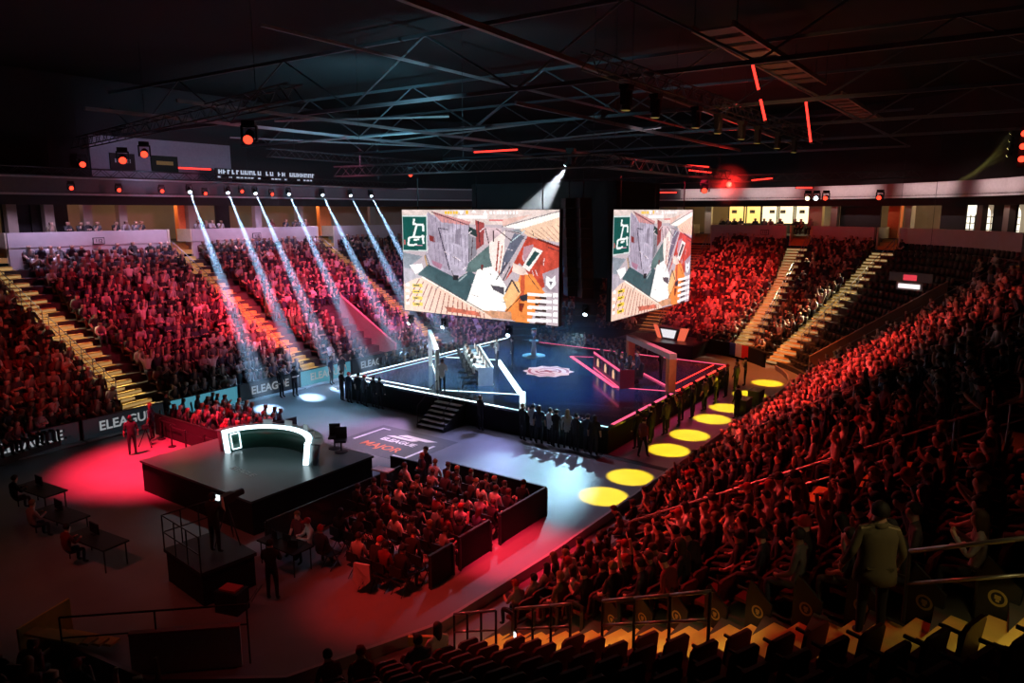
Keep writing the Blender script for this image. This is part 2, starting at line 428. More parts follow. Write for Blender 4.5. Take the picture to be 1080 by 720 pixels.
TOPM = [mat('cloth_top_%d' % i, c[0], .85, var=.2, scale=12) for i, c in enumerate(TOPC)]
LEGM = [mat('cloth_legs_%d' % i, c, .85, var=.2, scale=12) for i, c in enumerate(LEGC)]
SHOEM = mat('shoe_black', (.02, .02, .02), .6)
def wchoice(): return RNG.choices(range(len(TOPC)), [c[2] for c in TOPC])[0]
PROTO = {}
def proto_person(p, hk):
    if (p, hk) in PROTO: return PROTO[(p, hk)]
    o = bpy.data.objects.new('spectator', BODY_HI[p]); h = bpy.data.objects.new('cap' if hk == 'cap' else 'hair', HAIRS[hk])
    h.parent = o; h.location = head_of(POSES[p][2]); h.rotation_euler = (-POSES[p][2], 0, 0)
    PROTO[(p, hk)] = (o, h)
    return o, h
def dress(o, h, hk, top=None, skin=None, legs=None):
    ti = wchoice() if top is None else top; sk = SKINM[RNG.choices(range(4), [5, 3, 1.5, 4])[0] if skin is None else skin]
    ms = [sk, TOPM[ti], LEGM[RNG.randrange(3) if legs is None else legs], SHOEM, TOPM[ti] if RNG.random() < .6 else sk]
    for i, m in enumerate(ms):
        o.material_slots[i].link = 'OBJECT'; o.material_slots[i].material = m
    h.material_slots[0].link = 'OBJECT'; h.material_slots[0].material = RNG.choice(CAPM) if hk == 'cap' else RNG.choices(HAIRM, [5, 4, 2])[0]
    return TOPC[ti][1]
def place_person(loc, rz, p, name='spectator', top=None, sc=1.):
    hk = RNG.choices(['short', 'long', 'cap'], [6, 2, 2])[0]
    po, ph = proto_person(p, hk)
    o = po.copy(); h = ph.copy(); COL.objects.link(o); COL.objects.link(h)
    o.name = name; h.parent = o; o.location = loc; o.rotation_euler = (0, 0, rz); o.scale = (sc, sc, sc)
    tone = dress(o, h, hk, top)
    return o, tone

# low-detail crowd accumulator (one object, uncountable remainder)
class Cloud:
    def __init__(s): s.V = []; s.F = []; s.C = []; s.n = 0
    def add(s, V, F, C):
        s.V.append(V); s.F.append(F+s.n); s.C.append(C); s.n += len(V)
    def build(s, name, m, **k):
        V = np.concatenate(s.V).astype(np.float32); F = np.concatenate(s.F).astype(np.int32); C = np.concatenate(s.C).astype(np.float32)
        me = bpy.data.meshes.new(name); me.vertices.add(len(V)); me.vertices.foreach_set('co', V.ravel())
        nf = len(F); me.loops.add(nf*3); me.loops.foreach_set('vertex_index', F.ravel()); me.polygons.add(nf)
        me.polygons.foreach_set('loop_start', np.arange(nf, dtype=np.int32)*3)
        me.update(calc_edges=True)
        at = me.color_attributes.new('Col', 'FLOAT_COLOR', 'POINT'); at.data.foreach_set('color', np.concatenate([C, np.ones((len(C), 1), np.float32)], 1).ravel())
        me.materials.append(m); me.validate()
        o = bpy.data.objects.new(name, me); COL.objects.link(o); return tag(o, **k)
def low_arrays(me, lean):
    me.calc_loop_triangles()
    V = np.array([v.co[:] for v in me.vertices]); F = np.array([t.vertices[:] for t in me.loop_triangles])
    kind = np.zeros(len(V), int)
    for p in me.polygons:
        for v in p.vertices: kind[v] = p.material_index
    h = np.array(head_of(lean)); top = (V[:, 2] > h[2]-.10) & (np.linalg.norm(V-h, axis=1) < .24) & (kind == 0) & ((V[:, 1] < h[1]+.02) | (V[:, 2] > h[2]+.1))
    kind[top] = 5
    return V, F, kind
LOW = [low_arrays(m, POSES[i][2]) for i, m in enumerate(BODY_LO)]
CROWD = Cloud()
def low_person(loc, rz, p, sc=1.):
    V, F, kind = LOW[p]; c, s = math.cos(rz), math.sin(rz)
    W = np.stack([V[:, 0]*c-V[:, 1]*s, V[:, 0]*s+V[:, 1]*c, V[:, 2]], 1)*sc+np.array(loc)
    ti = wchoice(); sk = SKINC[RNG.choices(range(4), [5, 3, 1.5, 3])[0]]
    pal = np.array([sk, TOPC[ti][0], LEGC[RNG.randrange(3)], (.02, .02, .02), TOPC[ti][0] if RNG.random() < .6 else sk, RNG.choices([(.012, .01, .009), (.05, .026, .014), (.22, .14, .06), (.35, .02, .02)], [5, 4, 2, 1])[0]])
    CROWD.add(W, F, pal[kind])

# ------------------------------------------------------------------ seats
def seat_meshes():
    b = MB(); b.box((0, 0, .36), (.44, .42, .06)); b.box((0, .2, .34), (.42, .05, .09))
    pan = b
    k = MB()
    k.add([(-.23, -.20, .5), (.23, -.20, .5), (.23, -.25, .9), (.17, -.26, .96), (-.17, -.26, .96), (-.23, -.25, .9), (-.23, -.25, .49), (.23, -.25, .49), (.23, -.30, .9), (.17, -.31, .96), (-.17, -.31, .96), (-.23, -.30, .9)],
          [(0, 1, 2, 3, 4, 5), (11, 10, 9, 8, 7, 6), (0, 6, 7, 1), (1, 7, 8, 2), (2, 8, 9, 3), (3, 9, 10, 4), (4, 10, 11, 5), (5, 11, 6, 0)])
    fr = MB()
    for sg in (-1, 1):
        fr.box((.255*sg, -.1, .3), (.03, .10, .6)); fr.box((.255*sg, .0, .61), (.035, .30, .035))
    fr.box((0, -.12, .30), (.50, .05, .04))
    return fr, pan, k
SFR, SPAN, SBACK = seat_meshes()
SEAT_FR = SFR.mesh('seat_frame', STEEL); SEAT_PAN = SPAN.mesh('seat_pan', SEATR); SEAT_BK = SBACK.mesh('backrest', SEATR)
def place_seat(loc, rz, label, group):
    o = bpy.data.objects.new('arena_seat', SEAT_FR); COL.objects.link(o); o.location = loc; o.rotation_euler = (0, 0, rz); tag(o, label, 'seat', group)
    for nme, me in (('seat_pan', SEAT_PAN), ('backrest', SEAT_BK)):
        c = bpy.data.objects.new(nme, me); COL.objects.link(c); c.parent = o
    return o
def tri_arr(mb):
    F = []
    for f in mb.f:
        for i in range(1, len(f)-1): F.append((f[0], f[i], f[i+1]))
    return np.array(mb.v), np.array(F)
SV1, SF1 = tri_arr(SPAN); SV2, SF2 = tri_arr(SBACK)
SV = np.concatenate([SV1, SV2]); SF = np.concatenate([SF1, SF2+len(SV1)])
SEATS = Cloud()
def low_seat(loc, rz, col):
    c, s = math.cos(rz), math.sin(rz)
    SEATS.add(np.stack([SV[:, 0]*c-SV[:, 1]*s, SV[:, 0]*s+SV[:, 1]*c, SV[:, 2]], 1)+np.array(loc), SF, np.tile(np.array(col), (len(SV), 1)))

# ------------------------------------------------------------------ fill the bowl
def fill_bowl():
    spots = []
    for k in range(K):
        f = (k+.57)/K; t = .3; idx = {}
        while t < TEND-.3:
            a = S(t, f); b2 = S(t+.2, f); sp = math.hypot(b2[0]-a[0], b2[1]-a[1])/.2
            near = min(AIS, key=lambda q: abs(at(q, f)-t))
            if abs(t-at(near, f))*sp < (1.22 if near > 60 else 1.1): t += .1; continue
            if 142.2 < t < 145.8 and f < .47: t += .3; continue
            if 86 < t < 89.1 and f < .75: t += .3; continue
            n = outdir(t); rz = math.atan2(-n[1], -n[0])-PI/2
            spots.append((t, k, a[0], a[1], zrow(t, k), rz))
            t += .55/sp
    people = []; seats = []; cnt = {}
    for t, k, x, y, z, rz in spots:
        rt = 49.4 < t < 92
        key = (k, 'b' if t > NEARA else 'n')
        cnt[key] = cnt.get(key, 0)+1
        f = k/K
        if 88.6 < t < 96: fill = 0.
        elif t < 9 or t > 161: fill = .93
        elif t < 22: fill = .6
        elif t < 35: fill = .22
        elif t < NEARA: fill = .10 if k < 8 else 0.
        elif t < 88.6: fill = .90 if f < .72 else .45
        elif 118 < t < 126: fill = .5
        else: fill = .93
        seats.append((t, k, x, y, z, rz, cnt[key]))
        if RNG.random() < fill: people.append((t, k, x, y, z, rz+RNG.uniform(-.3, .3)+(.25 if rt else 0), cnt[key]))
    # seats ahead in the camera side block are numbered away from the stairs
    tot = {}
    for s in seats:
        if s[0] < NEARA: tot[s[1]] = tot.get(s[1], 0)+1
    def vis(x, y, z):
        p = project(x, y, z+.9)
        return p and -15 < p[0] < 1095 and 150 < p[1] < 735
    def where(t, k, i):
        if t > NEARA: return 'row %d, seat %d beyond yellow stairs' % (k+1, i)
        return 'row %d, seat %d, camera side of stairs' % (k+1, tot[k]-i+1)
    dist = lambda s: (Vector((s[2], s[3], s[4]+.8))-CAM).length
    cand = sorted([p for p in people if 36 < p[0] < 88 and vis(p[2], p[3], p[4])], key=dist)
    chosen = set(id(p) for p in cand[:225])
    for p in people:
        t, k, x, y, z, rz, i = p
        pose = RNG.choices(range(8), [6, 2, 3, 2, 2, .5, 1.5, 2])[0]; sc = RNG.uniform(.93, 1.07)
        if id(p) in chosen:
            o, tone = place_person((x, y, z), rz, pose, sc=sc)
            tag(o, 'spectator in %s top %s, %s' % (tone, POSES[pose][0].replace('hands held up in front', 'hands up'), where(t, k, i)), 'person', 'seated spectators in the near right stand')
        elif vis(x, y, z) or t > 150 or 30 < t < 100: low_person((x, y, z), rz, pose, sc)
    cs = sorted([s for s in seats if 36 < s[0] < 88 and vis(s[2], s[3], s[4])], key=dist)
    ch = set(id(s) for s in cs[:290])
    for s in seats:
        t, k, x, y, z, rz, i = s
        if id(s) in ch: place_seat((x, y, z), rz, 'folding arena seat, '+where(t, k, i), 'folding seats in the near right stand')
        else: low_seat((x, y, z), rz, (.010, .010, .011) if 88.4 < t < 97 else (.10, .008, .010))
fill_bowl()

# ------------------------------------------------------------------ stage
STZ = 1.2; X0, X1, Y0, Y1 = -30.3, -13.7, 26.8, 42.5
def build_stage():
    r = thing('stage', 'square black glossy stage with glowing edge strips under the hanging screens', 'stage', ((X0+X1)/2, (Y0+Y1)/2, 0))
    cx, cy = (X0+X1)/2, (Y0+Y1)/2
    R = lambda x, y, z: (x-cx, y-cy, z)
    b = MB(); b.box(R(cx, cy, STZ-.06), (X1-X0, Y1-Y0, .12)); b.build('deck', STAGEM, r)
    b = MB(); b.box(R(cx, cy, .57), (X1-X0-.1, Y1-Y0-.1, 1.14)); b.build('skirt', CLOTHB, r)
    def strip(p, q, w, m, h=.012):
        p, q = Vector((p[0]-cx, p[1]-cy)), Vector((q[0]-cx, q[1]-cy)); d = q-p
        bb = MB(); bb.box(((p.x+q.x)/2, (p.y+q.y)/2, STZ+h/2), (d.length, w, h), math.atan2(d.y, d.x)); bb.build('led_strip', m, r)
    strip((X0+.1, Y0+.12), (-19.3, Y0+.12), .14, LED_W); strip((X0+.6, Y0+.75), (-24.5, Y0+.75), .10, LED_W)
    strip((-19.3, Y0+.12), (X1-.1, Y0+.12), .12, LED_B)
    strip((X0+.12, Y0+.1), (X0+.12, Y1), .14, LED_W); strip((X0+.75, Y0+.7), (X0+.75, Y1-3), .08, LED_B)
    strip((-20.0, 29.4), (-26.1, 35.7), .34, LED_W); strip((-20.0, 29.4), (-23.9, 27.8), .10, LED_W); strip((-26.1, 35.7), (-29.3, 34.5), .10, LED_W)
    strip((-22.9, 39.3), (-16.8, 33.5), .24, LED_P); strip((-16.8, 33.5), (-14.3, 34.3), .10, LED_P); strip((-22.9, 39.3), (-20, 40.6), .08, LED_P)
    strip((X1-.12, Y0+.6), (X1-.12, 34), .16, LED_P); strip((X1-.12, 34.6), (X1-.12, Y1), .14, LED_R); strip((X0+3, Y1-.12), (X1, Y1-.12), .12, LED_P)
    strip((X1-.8, 35), (X1-.8, Y1-.5), .08, LED_R)
    # centre emblem: pale many sided shield let into the deck
    b = MB(); n = 20; c = (-21.75, 34.75)
    poly = [(c[0]-cx+1.5*(1 if i % 2 else .84)*math.cos(2*PI*i/n+.2), c[1]-cy+1.5*(1 if i % 2 else .84)*math.sin(2*PI*i/n+.2)) for i in range(n)]
    b.prism(poly, STZ, STZ+.010); b.build('floor_emblem', emit('emblem_glow', (1, .72, .82), .85), r)
    b = MB()
    for k, (rr, a0, a1) in enumerate([(1.05, .3, 2.4), (1.05, 3.3, 5.6), (.62, 0, 3.0), (.62, 3.6, 5.8)]):
        m = 10
        for i in range(m):
            a, a2 = a0+(a1-a0)*i/m, a0+(a1-a0)*(i+1)/m
            b.quad([(c[0]-cx+q*math.cos(w), c[1]-cy+q*math.sin(w), STZ+.014) for q, w in ((rr, a), (rr+.16, a), (rr+.16, a2), (rr, a2))])
    b.box(R(c[0], c[1], STZ+.008), (1.0, .22, .016), .78); b.box(R(c[0], c[1], STZ+.008), (.7, .2, .016), -.5)
    b.build('emblem_lines', emit('emblem_line', (.75, .12, .25), .5), r)
    # post light at the tip of the white wedge
    b = MB(); b.box(R(-19.05, 28.1, STZ+.28), (.2, .2, .56)); b.build('post_light', LED_W, r)
    # stairs
    s = thing('stage_stairs', 'dark flight of six steps up the front of the stage', 'stairs', (-22.4, 26.75, 0))
    for i in range(6):
        h = STZ*(i+1)/7
        b = MB(); b.box((0, -1.5+.25*i, h-.02), (1.6, .27, .04)); b.build('tread', mat('tread_edge_grey', (.45, .5, .52), .5), s)
    for sg in (-1, 1):
        b = MB(); b.add([(.82*sg, -1.65, 0), (.82*sg, .0, 0), (.82*sg, 0, 1.1), (.82*sg, -1.65, .16), (.86*sg, -1.65, 0), (.86*sg, .0, 0), (.86*sg, 0, 1.1), (.86*sg, -1.65, .16)], [(0, 1, 2, 3), (7, 6, 5, 4), (0, 4, 5, 1), (1, 5, 6, 2), (2, 6, 7, 3), (3, 7, 4, 0)]); b.build('stringer', BLACK, s)
        b = MB(); b.tube((.84*sg, -1.6, .16), (.84*sg, -1.6, 1.05), .02); b.tube((.84*sg, -.1, 1.1), (.84*sg, -.1, 2.05), .02); b.tube((.84*sg, -1.6, 1.05), (.84*sg, -.1, 2.05), .022); b.build('handrail', STEEL, s)
build_stage()

# team desks: a run of five places facing the stage centre, monitors, players, arch behind
PL_TOP = {'l': 5, 'r': 0}
def standing_body(name, armL, armR, fingers=False, sub=1, step=0.):
    J = {'pel': (0, 0, .95, (.15, .11)), 'wa': (0, 0, 1.12, (.14, .10)), 'ch': (0, 0, 1.36, (.17, .115)), 'nk': (0, .01, 1.52, .058), 'hd': (0, .03, 1.62, .088), 'ht': (0, .025, 1.73, .080), 'no': (0, .12, 1.62, .016)}
    E = [('pel', 'wa', 'top'), ('wa', 'ch', 'top'), ('ch', 'nk', 'top'), ('nk', 'hd', 'skin'), ('hd', 'ht', 'skin'), ('hd', 'no', 'skin')]
    for sg, L, ar in ((1, 'R', armR), (-1, 'L', armL)):
        st = step*sg
        J['hp'+L] = (.10*sg, 0, .88, .09); J['kn'+L] = (.11*sg, .02+st*.5, .5, .065); J['an'+L] = (.12*sg, st, .10, .046); J['to'+L] = (.13*sg, .14+st, .045, .04)
        E += [('pel', 'hp'+L, 'legs'), ('hp'+L, 'kn'+L, 'legs'), ('kn'+L, 'an'+L, 'legs'), ('an'+L, 'to'+L, 'shoe')]
        J['sh'+L] = (.195*sg, 0, 1.43, .07)
        el, wr = ar; J['el'+L] = (el[0]*sg, el[1], el[2], .052); J['wr'+L] = (wr[0]*sg, wr[1], wr[2], .036)
        d = (Vector(J['wr'+L][:3])-Vector(J['el'+L][:3])).normalized(); w = Vector(J['wr'+L][:3])
        p = w+d*.08; J['ha'+L] = (*p, .036 if not fingers else .032)
        E += [('ch', 'sh'+L, 'top'), ('sh'+L, 'el'+L, 'top'), ('el'+L, 'wr'+L, 'fore'), ('wr'+L, 'ha'+L, 'skin')]
        side = d.cross(Vector((1, 0, 0))).normalized()
        if fingers:
            for q in range(4):
                off = (q-1.5)*.022; ln = (.07, .082, .078, .06)[q]
                a = p+side*off+d*.03; b2 = a+d*ln*.55+Vector((-.01*sg, 0, 0)); c2 = b2+d*ln*.5+Vector((-.022*sg, 0, 0))
                J['f%d' % q+L] = (*a, .010); J['g%d' % q+L] = (*b2, .009); J['h%d' % q+L] = (*c2, .008)
                E += [('ha'+L, 'f%d' % q+L, 'skin'), ('f%d' % q+L, 'g%d' % q+L, 'skin'), ('g%d' % q+L, 'h%d' % q+L, 'skin')]
            a = w+d*.045-side*.04; b2 = a+d*.05-side*.02
            J['t1'+L] = (*a, .012); J['t2'+L] = (*b2, .010); E += [('wr'+L, 't1'+L, 'skin'), ('t1'+L, 't2'+L, 'skin')]
    return skin_body(name, J, E, sub)
DOWN = ((.25, -.02, 1.15), (.26, .08, .90)); HIPS = ((.33, -.06, 1.18), (.2, .12, 1.05)); CAMH = ((.27, .12, 1.2), (.13, .25, 1.5)); POINT = ((.28, .2, 1.3), (.2, .42, 1.36)); FOLD = ((.25, .08, 1.18), (.05, .2, 1.2))
STAND = {'arms down': standing_body('standing_body', DOWN, DOWN), 'holding a camera up': standing_body('standing_body_camera', CAMH, CAMH), 'arms folded': standing_body('standing_body_fold', FOLD, FOLD), 'one arm out': standing_body('standing_body_point', DOWN, POINT), 'walking': standing_body('standing_body_walk', DOWN, DOWN, step=.16)}
SPROTO = {}
def stand_person(loc, rz, pose, label, top=0, name='crew_member', group=None, sc=1., hk='short', legs=0):
    o = bpy.data.objects.new(name, STAND[pose]); h = bpy.data.objects.new('cap' if hk == 'cap' else 'hair', HAIRS[hk])
    COL.objects.link(o); COL.objects.link(h); h.parent = o; h.location = (0, .025, 1.655)
    o.location = loc; o.rotation_euler = (0, 0, rz); o.scale = (sc,)*3
    dress(o, h, hk, top, legs=legs)
    return tag(o, label, 'person', group)
def team_desk(side, c, face, n=5):
    """c: middle of the desk front, face: angle the players look towards"""
    led, body = (LED_W, WHITE) if side == 'l' else (LED_P, mat('desk_maroon', (.12, .01, .02), .4))
    w = 'left' if side == 'l' else 'right'
    d = thing('team_desk', 'white lit team desk of five places on the left of the stage' if side == 'l' else 'red lit team desk of five places on the right of the stage', 'desk', (c[0], c[1], STZ), face-PI/2)
    LN = 6.4 if side == 'l' else 5.0
    # local: x along the desk, +y towards the stage centre
    b = MB(); b.box((0, -.35, .74), (LN, .75, .06)); b.build('worktop', body, d)
    b = MB(); b.box((0, .02, .5), (LN, .06, 1.0)); b.build('front_panel', body, d)
    b = MB(); b.box((0, .055, .97), (LN, .03, .12)); b.box((0, .055, .06), (LN, .03, .06)); b.build('led_strip', led, d)
    for sg in (-1, 1):
        b = MB(); b.box((sg*(LN/2+.03), -.35, .5), (.06, .8, 1.0)); b.build('end_panel', WHITE if side == 'l' else body, d)
    for i in range(3):
        b = MB(); b.box(((i-1)*1.5, .06, .56), (1.1, .03, .5)); b.box(((i-1)*1.5, .08, .5), (.36, .03, .34), 0, 1); b.box(((i-1)*1.5, .08, .72), (.2, .03, .14), 0, 1)
        b.build('front_screen', [BLACK, emit('front_screen_warm', (1, .55, .3), .9) if side == 'r' else emit('front_screen_cool', (.6, .9, 1), .7)], d)
    M = Matrix.Translation((c[0], c[1], STZ)) @ Matrix.Rotation(face-PI/2, 4, 'Z')
    for i in range(n):
        x = (i-(n-1)/2)*LN/n
        pm = M @ Vector((x, -.28, .77)); nth = ['first', 'second', 'third', 'fourth', 'fifth'][i]
        q = thing('monitor', '%s monitor from the near end of the %s team desk' % (['fifth', 'fourth', 'third', 'second', 'first'][i] if side == 'l' else nth, w), 'monitor', pm, face-PI/2, 'player monitors on the stage desks')
        b = MB(); b.box((0, 0, .01), (.22, .18, .02)); b.box((0, .03, .12), (.04, .03, .24)); b.build('stand', BLACK, q)
        b = MB(); b.box((0, .01, .33), (.56, .04, .34)); b.build('screen_housing', BLACK, q)
        b = MB(); b.box((0, -.014, .33), (.52, .01, .30)); b.build('screen', emit('monitor_glow', (.9, .8, .7), 1.2), q)
        cp = M @ Vector((x, -1.0, 0))
        ch = thing('gaming_chair', '%s gaming chair from the near end of the %s team desk' % (['fifth', 'fourth', 'third', 'second', 'first'][i] if side == 'l' else nth, w), 'chair', cp, face-PI/2, 'player chairs on the stage')
        MB().box((0, 0, .44), (.5, .5, .1)).build('seat', BLACK, ch)
        MB().add([(-.24, -.22, .48), (.24, -.22, .48), (.28, -.30, .9), (.2, -.34, 1.22), (-.2, -.34, 1.22), (-.28, -.3, .9), (-.24, -.3, .48), (.24, -.3, .48), (.28, -.38, .9), (.2, -.42, 1.22), (-.2, -.42, 1.22), (-.28, -.38, .9)], [(0, 1, 2, 3, 4, 5), (11, 10, 9, 8, 7, 6), (0, 6, 7, 1), (1, 7, 8, 2), (2, 8, 9, 3), (3, 9, 10, 4), (4, 10, 11, 5), (5, 11, 6, 0)]).build('backrest', BLACK, ch)
        bb = MB(); bb.tube((0, 0, .06), (0, 0, .4), .035)
        for a in range(5): bb.tube((0, 0, .1), (.3*math.cos(a*1.257), .3*math.sin(a*1.257), .04), .025)
        bb.build('base', STEEL, ch)
        pp = M @ Vector((x, -.98, 0)); pp.z = STZ+.02
        o, _ = place_person(pp, face-PI/2, 6, 'player', PL_TOP[side])
        tag(o, 'player in %s jersey seated at the %s place from the near end, %s team desk' % ('white' if side == 'l' else 'dark', ['fifth', 'fourth', 'third', 'second', 'first'][i] if side == 'l' else nth, w), 'person', 'players at the %s desk' % w)
def arch(p, q, h, label, legm, topm, w=.4):
    c = ((p[0]+q[0])/2, (p[1]+q[1])/2); L = math.hypot(q[0]-p[0], q[1]-p[1]); rz = math.atan2(q[1]-p[1], q[0]-p[0])
    a = thing('booth_arch', label, 'arch', (c[0], c[1], STZ), rz)
    b = MB(); b.box((0, 0, h-.14), (L, w, .28)); b.build('top_beam', topm, a)
    for i, x in enumerate((-L/2+.2, L/2-.2)):
        b = MB(); b.box((x, 0, (h-.28)/2), (.4, w, h-.28)); b.build('upright', legm, a)
    b = MB(); b.box((0, -w/2-.02, .05), (L, .04, .06)); b.box((0, -w/2-.02, h-.30), (L, .04, .05)); b.build('led_strip', LED_P if 'red' in label else LED_W, a)
team_desk('l', (-24.6, 32.4), math.atan2(.7, .72))
team_desk('r', (-18.2, 35.2), math.atan2(-.7, -.72))
arch((-13.95, 34.3), (-18.3, 38.2), 2.0, 'red lit arch frame behind the right team desk', mat('arch_orange', (.75, .30, .10), .5), mat('arch_pale', (.6, .45, .45), .5))
arch((-24.1, 27.7), (-28.6, 32.2), 2.15, 'white lit arch frame behind the left team desk', mat('arch_white', (.72, .76, .72), .5), mat('arch_white', (.72, .76, .72), .5), .22)

# trophy pedestal and other people on the stage
t = thing('trophy_stand', 'slim pale pedestal with a round foot on the far middle of the stage', 'pedestal', (-24.9, 38.0, STZ))
MB().lathe([(.75, 0), (.75, .06), (.2, .1), (.12, .9), (.3, .98), (.3, 1.04)], 20).build('pedestal', WHITE, t, True)
MB().lathe([(.12, 1.04), (.07, 1.12), (.05, 1.3), (.16, 1.42), (.2, 1.7), (.17, 1.78)], 16).build('trophy', mat('silver', (.7, .72, .75), .25, .9), t, True)
stand_person((-23.5, 27.35, STZ), .4, 'arms folded', 'coach in white top standing at the front edge left of the stage', 5, 'coach', sc=1.0)
stand_person((-24.2, 34.6, STZ), 2.2, 'arms down', 'referee in dark top standing at the far end of the left team desk', 1, 'referee')
stand_person((-24.9, 34.0, STZ), 2.6, 'arms folded', 'pale dressed staff member standing by the far end of the left team desk', 4, 'referee')
stand_person((-16.2, 34.9, STZ), 2.4, 'arms down', 'coach in navy top standing at the near end of the right team desk', 1, 'coach')
stand_person((-15.4, 36.2, STZ), 2.2, 'arms folded', 'coach in dark top standing behind the right team players', 0, 'coach')

# ------------------------------------------------------------------ hanging video screens
def poly_mask(U, V, pts):
    inside = np.zeros(U.shape, bool); n = len(pts)
    for i in range(n):
        x1, y1 = pts[i]; x2, y2 = pts[(i+1) % n]
        c = ((y1 > V) != (y2 > V)) & (U < (x2-x1)*(V-y1)/((y2-y1) if y2 != y1 else 1e-9)+x1)
        inside ^= c
    return inside
def screen_picture(nx=264, ny=150):
    """a flat colour picture of the game view: lane between houses, roof tiles, small map, score rows"""
    w = (np.arange(nx)+.5)/nx; s = (np.arange(ny)+.5)/ny
    a = w*.855/(1-w*.145) if False else w/(w+(1-w)/.855*1.0)
    a = w*.855/(1-w+w*.855)                                     # picture laid out as seen, undone for the slant
    A, B = np.meshgrid(a, s)
    xl = 37+8*B; X = xl+A*(912-xl); yt = 42-10*A; yb = 610+80*A; Y = yt+B*(yb-yt)
    rs = np.random.RandomState(3)
    C = np.zeros((ny, nx, 3)); C[:] = srgb(196, 182, 188)
    def noise(k):
        q = rs.rand(ny//k+2, nx//k+2); yy = np.arange(ny)/k; xx = np.arange(nx)/k
        y0, x0 = yy.astype(int), xx.astype(int); fy, fx = (yy-y0)[:, None], (xx-x0)[None]
        return (q[y0][:, x0]*(1-fy)+q[y0+1][:, x0]*fy)*(1-fx)+(q[y0][:, x0+1]*(1-fy)+q[y0+1][:, x0+1]*fy)*fx
    NZ = noise(7)*.6+noise(3)*.4
    def P(pts, col, nz=.25):
        m = poly_mask(X, Y, pts); C[m] = np.array(srgb(*col))*(1+nz*(NZ[m][:, None]-.5)*2)
    def Ln(p, q, wd, col):
        d = np.array(q, float)-p; L = np.hypot(*d); n = np.array((-d[1], d[0]))/L*wd/2
        P([tuple(p+n), tuple(np.array(q)+n), tuple(np.array(q)-n), tuple(p-n)], col, .1)
    P([(30, 25), (920, 25), (920, 120), (30, 120)], (222, 205, 200))
    P([(175, 60), (410, 118), (412, 330), (385, 395), (345, 418), (260, 395), (190, 345), (165, 270)], (188, 178, 194), .3)
    P([(180, 50), (250, 110), (300, 380), (200, 340), (175, 270)], (172, 160, 176), .3)
    P([(335, 150), (365, 140), (360, 235), (330, 225)], (150, 140, 155)); P([(185, 180), (215, 190), (220, 220), (190, 215)], (150, 70, 70)); P([(200, 320), (260, 345), (250, 375), (205, 345)], (175, 130, 150))
    P([(200, 48), (420, 105), (405, 125), (255, 108)], (205, 150, 150)); Ln((200, 52), (405, 122), 5, (95, 60, 70))
    for p, q, wd in (((238, 140), (300, 375), 6), ((410, 120), (408, 330), 6), ((240, 140), (290, 150), 5)): Ln(p, q, wd, (66, 60, 76))
    P([(405, 175), (460, 200), (450, 290), (410, 325)], (150, 145, 155)); P([(445, 95), (495, 110), (490, 230), (450, 260)], (165, 85, 85)); P([(410, 130), (450, 150), (455, 190), (410, 170)], (60, 75, 75))
    P([(495, 130), (590, 140), (590, 200), (520, 230), (495, 230)], (215, 190, 195))
    P([(120, 405), (180, 345), (345, 425), (412, 380), (445, 400), (395, 560), (175, 425)], (80, 104, 110)); P([(405, 335), (525, 230), (545, 300), (540, 360), (450, 385), (390, 385)], (108, 128, 128)); Ln((395, 400), (350, 440), 7, (170, 180, 185))
    P([(455, 372), (545, 350), (620, 470), (618, 605), (470, 608), (394, 556)], (250, 242, 238), .06); P([(520, 222), (610, 150), (605, 390), (545, 372), (525, 300)], (242, 226, 220), .12); Ln((575, 210), (560, 380), 8, (165, 80, 70)); Ln((595, 230), (575, 400), 5, (190, 120, 100))
    P([(582, 412), (720, 180), (660, 165), (600, 300)], (112, 114, 130)); P([(640, 150), (920, 75), (920, 105), (700, 165)], (148, 150, 156))
    P([(735, 180), (920, 235), (920, 430), (800, 480), (745, 395), (690, 330), (605, 440), (650, 350)], (198, 88, 72), .4)
    P([(715, 240), (770, 225), (765, 250), (720, 330), (705, 310)], (190, 150, 160)); P([(820, 390), (920, 350), (920, 500), (840, 490)], (176, 160, 170))
    P([(690, 145), (920, 70), (920, 215), (740, 182)], (236, 204, 180), .15)
    for i in range(7): Ln((720+i*30, 150-i*6), (800+i*30, 195+i*4), 3, (190, 140, 115))
    P([(590, 130), (920, 40), (920, 72), (695, 142)], (246, 238, 232), .05); Ln((590, 130), (920, 38), 5, (130, 120, 125)); P([(590, 90), (760, 60), (600, 128)], (225, 190, 180)); Ln((640, 215), (720, 150), 5, (200, 215, 220))
    Ln((790, 195), (912, 240), 10, (110, 50, 45))
    P([(768, 240), (822, 262), (745, 380), (708, 352)], (236, 230, 226), .05); P([(775, 262), (803, 274), (744, 352), (726, 338)], (58, 88, 88))
    P([(700, 385), (765, 395), (835, 500), (740, 690), (640, 655), (612, 605), (650, 530)], (236, 150, 84), .2); P([(700, 400), (720, 400), (720, 520), (690, 560)], (200, 100, 70))
    P([(655, 330), (720, 360), (740, 395), (700, 400), (650, 380)], (240, 215, 205)); P([(600, 530), (650, 430), (690, 440), (700, 500), (625, 605)], (242, 192, 140)); Ln((612, 500), (650, 428), 9, (80, 70, 80)); Ln((650, 428), (692, 500), 9, (80, 70, 80)); Ln((700, 520), (612, 615), 5, (90, 60, 50))
    P([(690, 520), (740, 505), (735, 545), (705, 550)], (60, 60, 70)); P([(530, 458), (605, 470), (605, 515), (545, 485)], (96, 90, 98)); P([(690, 560), (720, 560), (705, 615), (690, 600)], (150, 60, 40))
    P([(40, 445), (150, 418), (500, 610), (540, 655), (40, 625)], (236, 206, 190), .12)
    for i in range(16): Ln((130+i*24, 430+i*13), (60+i*31, 560+i*14), 5, (166, 96, 80))
